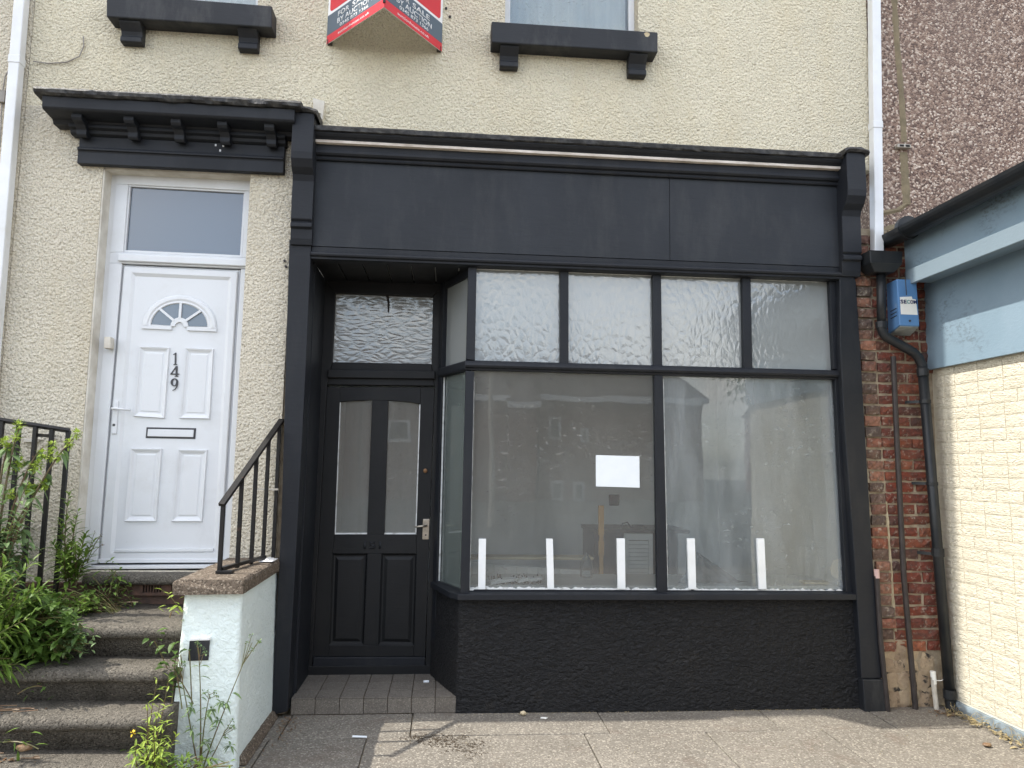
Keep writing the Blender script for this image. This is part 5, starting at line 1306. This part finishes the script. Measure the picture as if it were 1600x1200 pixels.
litter('leaf_litter', 'dry grass and leaf litter along the foot of the cream side wall', 130, g1, K['straw'], (.015, .06))
litter('dry_leaves', 'small dark leaf scraps at the foot of the black downpipe', 60, lambda: Vector((3.35+random.gauss(0, .05), -.16+random.gauss(0, .06), .005)), K['leaf_dry'], (.012, .035))
litter('corner_debris', 'leaf scraps and grit in the corner by the doorstep and mint wall', 170, lambda: Vector((-.97+abs(random.gauss(0, .06)), -.05-abs(random.gauss(0, .25)), .004)), K['leaf_dry'], (.006, .022))
litter('wall_foot_grit', 'pale grit along the foot of the stall riser', 330, lambda: Vector((random.uniform(.13, 2.85), -.035-abs(random.gauss(0, .012)), .003)), K['straw'], (.004, .014))
litter('pavement_specks', 'scattered tiny pale specks on the pavement', 160, lambda: Vector((random.uniform(-.9, 3.3), random.uniform(-1.05, -.05), .003)), K['straw'], (.004, .012))
litter('rusty_debris', 'dark brown needle debris smeared on the sunlit slabs by the doorstep', 900, stain_pt, K['soil'], (.006, .018))
mb = MB()
for k in range(70):
    p = g1(); t = Vector((random.gauss(0, .03), random.gauss(0, .03), random.uniform(.02, .07))); mb.tube([p, p+t*.6, p+t+Vector((random.gauss(0, .015), random.gauss(0, .02), -.01))], .0014, 3, False)
o = mb.build('dry_grass', K['straw']); o['kind'] = 'stuff'; o['label'] = 'dry straw coloured grass tufts at the base of the cream wall'
# ================================================================== WEEDS
def curve(a, c, bend, n=10):
    a, c, bend = Vector(a), Vector(c), Vector(bend)
    return [lerp(lerp(a, a+(c-a)*.5+bend, t), lerp(a+(c-a)*.5+bend, c, t), t) for t in [k/n for k in range(n+1)]]
def plant(name, label, cat, base, stems, lm, sm, group=None):
    """stems: list of dict(path, r, leaves n, L, W, start, angle, taper)"""
    T = thing(name, label, cat, base, group); ms, ml = MB(), MB()
    for s_ in stems:
        P = s_['path']; n = len(P); ms.tube(P, [s_['r']*(1-.7*k/(n-1)) for k in range(n)], 6, False)
        nl = s_.get('n', 20); ph = random.uniform(0, 6)
        for k in range(nl):
            t = s_.get('start', .15)+(1-s_.get('start', .15))*k/max(1, nl-1); f = t*(n-1); i_ = min(int(f), n-2); p = lerp(P[i_], P[i_+1], f-i_); tg = (P[i_+1]-P[i_]).normalized()
            ph += 2.4+random.uniform(-.4, .4); o1 = tg.orthogonal().normalized(); o2 = tg.cross(o1); out = o1*math.cos(ph)+o2*math.sin(ph)
            an = s_.get('angle', .9)+random.uniform(-.2, .2); d = out*math.sin(an)+tg*math.cos(an)
            sc = (1-s_.get('taper', .5)*t)*random.uniform(.75, 1.15)
            ml.leaf(p, d, (0, 0, 1), s_['L']*sc, s_['W']*sc, s_.get('droop', .3))
    if ms.v: ms.open = True; ms.build('stem', sm, T, smooth=True)
    ml.open = True; fo = ml.build('foliage', lm, T, smooth=False); fo['kind'] = 'stuff'
    return T
def cluster(ml, p, r, n, L):
    for k in range(n):
        d = Vector((random.gauss(0, 1), random.gauss(0, 1), random.gauss(0, 1))).normalized(); ml.leaf(Vector(p)+d*r*random.uniform(.2, 1), d, (0, 0, 1), L*random.uniform(.6, 1.2), L*.7, .1)
V_ = Vector
# 1 willowherb by the door frame
bs = at(112, 915, -.22); st_ = []
for tx_, ty_, yy in ((108, 770, -.22), (122, 800, -.2), (92, 815, -.25), (134, 835, -.2), (84, 850, -.28), (148, 842, -.16), (118, 850, -.3), (100, 870, -.32)):
    st_.append(dict(path=curve(bs+V_((random.uniform(-.05, .05), random.uniform(-.03, .03), 0)), at(tx_, ty_, yy), (random.uniform(-.03, .03), -.02, .02)), r=.005, n=38, L=.14, W=.03, start=.08, angle=.85, taper=.45, droop=.35))
plant('willowherb', 'tall leafy weed with narrow leaves left of the white door frame', 'weed', bs, st_, K['leaf_mid'], K['stem_red'])
# wiry seed heads beside it
bs2 = at(136, 880, -.15); T = thing('seed_stalks', 'thin wiry seed stalks against the bottom of the white door', 'weed', bs2); mb = MB()
for tx_, ty_ in ((148, 832), (158, 836), (161, 850), (154, 841)): mb.tube(curve(bs2, at(tx_, ty_, -.14), (-.01, 0, .02), 6), .0016, 4, False); cluster(mb, at(tx_, ty_, -.14), .006, 6, .01)
mb.open = True; mb.build('stem', K['stem'], T)
# 2 tall climbing shrub with lime clusters
bs = at(-15, 930, -.45); ms_, ml_, mc_ = MB(), MB(), MB()
T = thing('flowering_shrub', 'tall spindly shrub with lime green flower clusters in front of the left railing', 'shrub', bs)
tips = [((-5, 830), (60, 742), (122, 678)), ((-12, 850), (28, 745), (68, 698)), ((-8, 745), (14, 705), (33, 665)), ((0, 850), (30, 790), (75, 752)), ((-10, 880), (15, 850), (45, 818)), ((-10, 720), (0, 705), (22, 690)), ((-10, 905), (12, 880), (38, 870))]
spots = [(120, 678), (108, 692), (82, 696), (92, 713), (66, 708), (60, 726), (52, 731), (68, 756), (30, 664), (25, 682), (12, 700), (8, 690), (26, 728), (32, 722), (18, 772), (45, 765), (70, 757), (55, 764), (22, 830), (5, 835), (28, 820), (10, 862), (78, 712)]
for tri in tips:
    pts = [at(x, y, -.50+.05*k) for k, (x, y) in enumerate(tri)]; P = curve(bs, pts[-1], (pts[1]-(bs+pts[-1])*.5)*1.2, 12); ms_.tube(P, [.008*(1-.6*k/12) for k in range(13)], 6, False)
    for k in range(15):
        t = random.uniform(.2, .97); f = t*12; i_ = int(f); p = lerp(P[i_], P[min(i_+1, 12)], f-i_); d = V_((random.gauss(0, 1), random.gauss(0, 1), random.gauss(-.3, .6))).normalized()
        ml_.leaf(p, d, (0, 0, 1), random.uniform(.05, .11), random.uniform(.028, .05), .35)
for x, y in spots: cluster(mc_, at(x, y, -.42), .027, 60, .02)
ms_.open = ml_.open = mc_.open = True
ms_.build('stem', K['stem_red'], T, smooth=True); o = ml_.build('foliage', K['leaf_grey'], T); o['kind'] = 'stuff'; o = mc_.build('flower_cluster', K['leaf_lime'], T); o['kind'] = 'stuff'
# 3 big narrow-leaved bush at the left edge
bs = V_((-2.55, -.85, .36)); st_ = []
for k in range(58):
    x, y = random.uniform(-70, 66), random.uniform(868, 1065)
    if x > 45 and y > 980: x -= 35
    tip = at(x, y, random.uniform(-1.0, -.62)); b_ = bs+V_((random.uniform(-.22, .2), random.uniform(-.1, .15), random.uniform(-.05, .15)))
    st_.append(dict(path=curve(b_, tip, (random.uniform(-.08, .02), random.uniform(-.1, .02), .05)), r=.005, n=34, L=.13, W=.024, start=.25, angle=.8, taper=.3, droop=.3))
plant('goldenrod_bush', 'dense bush of narrow yellow green leaves at the left edge of the steps', 'bush', bs, st_, K['leaf_mid'], K['stem'])
bs = V_((-3.15, -.85, .0)); st_ = []  # hedge mass added mostly out of view on the left to shade the steps
for k in range(70):
    tip = V_((random.uniform(-3.6, -2.85), random.uniform(-1.35, -.35), random.uniform(.9, 1.95))); b_ = bs+V_((random.uniform(-.25, .25), random.uniform(-.25, .25), 0))
    st_.append(dict(path=curve(b_, tip, (random.uniform(-.1, .1), random.uniform(-.1, .1), .05)), r=.006, n=34, L=.12, W=.045, start=.25, angle=1.0, taper=.2, droop=.35))
plant('shading_hedge', 'added leafy hedge mass left of the steps, mostly out of view, shading them', 'hedge', bs, st_, K['leaf_dark'], K['stem_red'])
# grey green fine foliage above it
bs = at(-10, 960, -.55); st_ = []
for k in range(24):
    tip = at(random.uniform(-40, 58), random.uniform(735, 905), -.5+random.uniform(-.1, .1)); st_.append(dict(path=curve(bs, tip, (random.uniform(-.1, .05), -.05, .06)), r=.005, n=26, L=.08, W=.042, start=.25, angle=1.1, taper=.2, droop=.45))
plant('bramble', 'grey green broad leaved bramble behind the bush at the left edge', 'bush', bs, st_, K['leaf_grey'], K['stem_red'])
# 4 low broad leaved weeds spreading over the landing
def mound(name, label, pxs, Yr, n, L, W, m, base, zmin=None):
    T = thing(name, label, 'weed', base); ml = MB(); ms = MB()
    for k in range(n):
        x, y = random.choice(pxs); x += random.gauss(0, 11); y += random.gauss(0, 9); p = at(x, y, random.uniform(*Yr)); 
        if zmin and p.z < zmin: p.z = zmin+random.uniform(0, .03)
        d = V_((random.gauss(0, 1), random.gauss(-.5, .7), random.gauss(.2, .5))).normalized(); s_ = random.uniform(.6, 1.25); ml.leaf(p, d, (random.gauss(0, .3), 0, 1), L*s_, W*s_, .35)
        if k % 6 == 0: ms.tube(curve(V_(base)+V_((random.uniform(-.1, .1), random.uniform(-.1, .1), 0)), p, (0, 0, .03), 5), .003, 4, False)
    ml.open = ms.open = True; ms.build('stem', K['stem'], T); o = ml.build('foliage', m, T); o['kind'] = 'stuff'; return T
mound('nettle_patch', 'dark broad leaved weeds spilling over the left of the top step', [(40, 960), (60, 985), (75, 950), (95, 970), (70, 1010), (50, 1020), (90, 1000), (40, 1000), (105, 985), (80, 1030), (20, 985), (60, 935)], (-.9, -.5), 900, .065, .042, K['leaf_dark'], (-2.25, -.62, .7))
mound('groundsel_patch', 'bright small leaved weeds creeping along the top step', [(105, 945), (120, 950), (135, 945), (146, 940), (90, 938), (100, 960), (128, 938)], (-.5, -.12), 420, .045, .025, K['leaf_mid'], (-2.0, -.3, .7), .705)
mound('creeping_weed', 'yellowish small leaved weed hanging beside the second step', [(95, 990), (108, 1000), (118, 1008), (122, 992), (100, 1010), (125, 1005)], (-.86, -.72), 320, .032, .02, K['leaf_grey'], (-2.1, -.75, .6))
mb = MB(); T = thing('dock_plant', 'single broad dock leaf on the landing below the willowherb', 'weed', at(85, 965, -.5))
for (x, y, dx, dz, L) in ((84, 962, .8, .5, .17), (80, 968, -.3, .6, .13), (88, 968, .9, .2, .12)):
    m2 = MB(); m2.leaf(at(x, y, -.52), (dx, -.4, dz), (0, -.3, 1), L, L*.42, .25, .2); m2.open = True; m2.build('leaf', K['leaf_grey'], T)
# 5 small weeds in front of the threshold
mound('threshold_weed', 'small leafy weed growing at the stone threshold under the white door', [(180, 898), (176, 908), (185, 915), (192, 910), (172, 888)], (-.2, -.13), 60, .045, .018, K['leaf_mid'], at(178, 930, -.16))
mound('landing_weed', 'low dull weeds on the landing beside the air brick', [(150, 915), (142, 928), (170, 932), (185, 935), (160, 938), (200, 936)], (-.28, -.1), 110, .04, .016, K['leaf_dark'], (-1.98, -.2, .7), .705)
mound('step_seedling', 'tiny seedling at the left of the lowest visible riser', [(33, 1150), (38, 1146), (28, 1156)], (-1.22, -1.16), 10, .06, .014, K['leaf_mid'], at(33, 1168, -1.19))
mound('riser_seedling', 'tiny round leaved seedling against the middle riser', [(60, 1072), (65, 1075)], (-.92, -.89), 9, .03, .02, K['leaf_dark'], at(60, 1080, -.9))
# 6 trailing leaves down the mint wall's left edge
mound('trailing_vine', 'leafy vine trailing down the left edge of the mint wall', [(262, 995), (268, 1005), (260, 1015), (270, 1020), (266, 1035), (258, 1030), (272, 1045), (262, 1075), (270, 1060), (255, 1008)], (-.94, -.88), 34, .055, .038, K['leaf_dark'], at(272, 1100, -.9))
mound('wall_top_sprig', 'bright sprig of leaves just under the left end of the coping', [(270, 942), (268, 936), (274, 950)], (-.9, -.84), 16, .045, .02, K['leaf_lime'], at(278, 960, -.86))
# 7 yellow-green weed at the foot of the steps
bs = atz(238, 1235, .02); st_ = []
for tx_, ty_, yy in ((246, 1062, -1.25), (264, 1058, -1.2), (230, 1100, -1.3), (250, 1100, -1.3), (262, 1120, -1.25), (225, 1150, -1.35), (240, 1130, -1.4), (275, 1150, -1.2), (212, 1165, -1.4), (258, 1160, -1.35)):
    st_.append(dict(path=curve(bs+V_((random.uniform(-.05, .05), random.uniform(-.03, .03), 0)), at(tx_, ty_, yy), (random.uniform(-.03, .03), -.02, .02)), r=.004, n=16, L=.09, W=.021, start=.3, angle=.95, taper=.5, droop=.25))
plant('yellow_loosestrife', 'sunlit yellow green weed at the foot of the steps in front of the mint wall', 'weed', bs, st_, K['leaf_lime'], K['stem_red'])
mound('fern_weed', 'feathery green weeds at the bottom edge below the yellow green weed', [(240, 1180), (225, 1190), (260, 1185), (280, 1190), (300, 1188), (250, 1195), (212, 1175), (320, 1196), (350, 1198)], (-1.3, -1.05), 150, .05, .014, K['leaf_mid'], atz(255, 1230, 0))
# 8 sow thistle: thin bare stems over the mint wall
bs = atz(312, 1215, .0); T = thing('sow_thistle', 'spindly weed with thin bare stems rising against the mint wall', 'weed', bs); ms, ml = MB(), MB()
for tri in (((300, 1150), (279, 1030)), ((316, 1100), (310, 1012)), ((340, 1130), (394, 1004)), ((335, 1180), (352, 1140)), ((318, 1120), (328, 1085))):
    yy = -.97; P = curve(bs, at(*tri[1], yy), (at(*tri[0], yy)-(bs+at(*tri[1], yy))*.5), 12); ms.tube(P, [.0045*(1-.6*k/12) for k in range(13)], 6, False)
    tip = P[-1]
    for k in range(5):
        q = tip+V_((random.uniform(-.035, .045), random.uniform(-.02, .02), random.uniform(-.05, .04))); ms.tube([lerp(P[-3], tip, random.random()), q], .0015, 4, False); cluster(ml, q, .007, 8, .014)
    for k in range(7):
        p = P[random.randint(3, 10)]; d = V_((random.choice((-1, 1))*random.uniform(.5, 1), random.uniform(-.5, .1), random.uniform(-.2, .5))); ml.leaf(p, d, (0, 0, 1), random.uniform(.03, .075), random.uniform(.012, .025), .5)
for x, y in ((300, 1140), (330, 1108), (345, 1098), (352, 1098), (340, 1125), (322, 1160), (360, 1165), (300, 1105)):
    p = at(x, y, -.97)
    for k in range(9): ml.leaf(p, (random.gauss(0, 1), random.gauss(-.4, .5), random.gauss(.1, .5)), (0, 0, 1), random.uniform(.03, .055), .014, .4)
ms.open = ml.open = True; ms.build('stem', K['stem'], T, smooth=True); o = ml.build('foliage', K['leaf_grey'], T); o['kind'] = 'stuff'
p = at(207, 1146, -1.3); T = thing('yellow_flower', 'single small yellow flower left of the sunlit weed', 'flower', p); m2 = MB(); cluster(m2, p, .006, 16, .014); m2.open = True; m2.build('petals', K['yellow_flower'], T); m2 = MB(); m2.tube(curve(p, bs+V_((-.25, -.1, .05)), (.02, 0, .02), 6), .0015, 4, False); m2.open = True; m2.build('stem', K['stem'], T)
# litter on the steps
litter('step_litter', 'twigs and brown leaves gathered on the left of the lower steps', 150, lambda: random.choice([V_((-2.28+random.gauss(0, .13), -1.02+random.gauss(0, .03), .365)), V_((-2.15+random.gauss(0, .12), -1.18+random.gauss(0, .02), .195))]), K['leaf_dry'], (.012, .05))
mb = MB()
for k in range(26):
    p = random.choice([V_((-2.3+random.gauss(0, .12), -1.02+random.gauss(0, .03), .367)), V_((-2.2+random.gauss(0, .1), -1.2+random.gauss(0, .03), .197))]); a = random.uniform(-.5, .5); d = V_((math.cos(a), math.sin(a)*.5, random.uniform(0, .1)))*random.uniform(.05, .14); mb.tube([p, p+d], .0025, 4, False)
o = mb.build('twigs', K['leaf_dry']); o['kind'] = 'stuff'; o['label'] = 'thin dry twigs on the left of the lower steps'
p = at(37, 1168, -1.2); lump('dead_leaf', (p.x, p.y, p.z), .035, K['leaf_dry'], 'large curled brown leaf on the lowest visible step', 'leaf', (1.1, .6, .45), 3)

# ================================================================== ACROSS THE STREET (seen in the shop window)
def far_house(px0, px1, ye, yr, d, wins, doors, label, gable=False):
    """a brick house d metres in front of the shop; its edges are given where the shop window mirrors them"""
    Y = -d; x0, x1 = at(px0, 700, d).x, at(px1, 700, d).x; pm = (px0+px1)/2; z0 = -.006; ze, ridge = at(pm, ye, d).z, at(pm, yr, d+4).z
    T = thing('brick_house', label, 'house', ((x0+x1)/2, Y, z0), 'brick houses across the street')
    MB().box(x0, x1, Y-8, Y, z0, ze).build('wall', K['far_brick'], T)
    mb = MB()
    if gable:
        xm = (x0+x1)/2; mb.v += [(x0-.3, Y+.3, ze-.1), (xm, Y+.3, ridge), (x1+.3, Y+.3, ze-.1), (x0-.3, Y-8.3, ze-.1), (xm, Y-8.3, ridge), (x1+.3, Y-8.3, ze-.1)]; mb.f += [(0, 1, 2), (5, 4, 3), (0, 3, 4, 1), (1, 4, 5, 2), (0, 2, 5, 3)]
    else:
        mb.v += [(x0-.1, Y+.4, ze), (x1+.1, Y+.4, ze), (x1+.1, Y-4, ridge), (x0-.1, Y-4, ridge), (x0-.1, Y-8.4, ze), (x1+.1, Y-8.4, ze)]; mb.f += [(0, 1, 2, 3), (3, 2, 5, 4), (0, 3, 4), (1, 5, 2), (0, 4, 5, 1)]
        MB().box(x0-.1, x1+.1, Y+.41, Y+.47, ze-.26, ze+.02).build('gutter_board', K['sign_white'], T)
    mb.build('roof', K['roof'], T)
    for name, L in (('window', wins), ('door', doors)):
        for (a, b_, c, e) in L:
            p, q = at(a, c, d), at(b_, e, d)
            f = MB().box(p.x, q.x, Y, Y+.06, max(q.z, z0), p.z).build(name, K['sign_white'], T); PW[f.name] = V_((0, 0, 0))
            MB().box(p.x+.12, q.x-.12, Y+.061, Y+.07, max(q.z, z0)+.12, p.z-.12).build('pane', K['pane_far'], f)
far_house(560, 792, 617, 560, 28, [(600, 640, 655, 690), (690, 725, 655, 690)], [], 'brick house with a white gutter board reflected at the left of the display window')
far_house(794, 838, 629, 575, 27.5, [], [], 'narrow brick house with a stepped white gutter board reflected right of the street lamp')
far_house(842, 1100, 622, 586, 29, [(857, 876, 650, 684), (909, 922, 668, 690)], [(862, 881, 754, 812), (896, 914, 756, 812)], 'wide brick house with white doors reflected in the middle of the left display pane')
far_house(380, 556, 612, 560, 28, [(430, 470, 650, 690)], [], 'long brick house reflected in the shop door glass')
far_house(1250, 1480, 640, 600, 36, [(1290, 1320, 665, 690)], [], 'distant brick house reflected at the right edge of the display window')
p = at(768, 700, 14); T = thing('street_lamp', 'tall grey street lamp reflected near the left of the shop window', 'street lamp', (p.x, -14, -.006)); MB().tube([(p.x, -14, -.006), (p.x, -14, 1.2), (p.x, -14, 7)], [.09, .07, .05], 10).build('post', K['greypipe'], T); MB().tube([(p.x, -14, 7), (p.x, -13.4, 7.3), (p.x, -12.8, 7.3)], .05, 8).build('lantern_arm', K['greypipe'], T)
T = thing('street_tree', 'leafy tree reflected in the right display pane', 'tree', (13.2, -20, -.006))
MB().tube([(13.2, -20, -.006), (13.25, -20, 1.5), (13.1, -20, 3.2), (13.3, -20.1, 4.4)], [.28, .22, .17, .08], 10).build('trunk', K['bark'], T, smooth=True)
mb = MB(); cl = [(random.gauss(0, 1.7), random.gauss(0, 1.4), random.gauss(0, 1.3)) for _ in range(48)]
for c in cl:
    for k in range(110):
        d = V_((random.gauss(0, 1), random.gauss(0, 1), random.gauss(0, 1))); p = V_((13.2+c[0], -20+c[1], 4.9+c[2]))+d*.38; mb.leaf(p, d, (0, 0, 1), random.uniform(.12, .22), .1, .3)
mb.open = True; o = mb.build('crown', K['leaf_dark'], T); o['kind'] = 'stuff'
print('objects', len(bpy.data.objects), 'tris', sum(len(p.vertices)-2 for m in bpy.data.meshes for p in m.polygons))
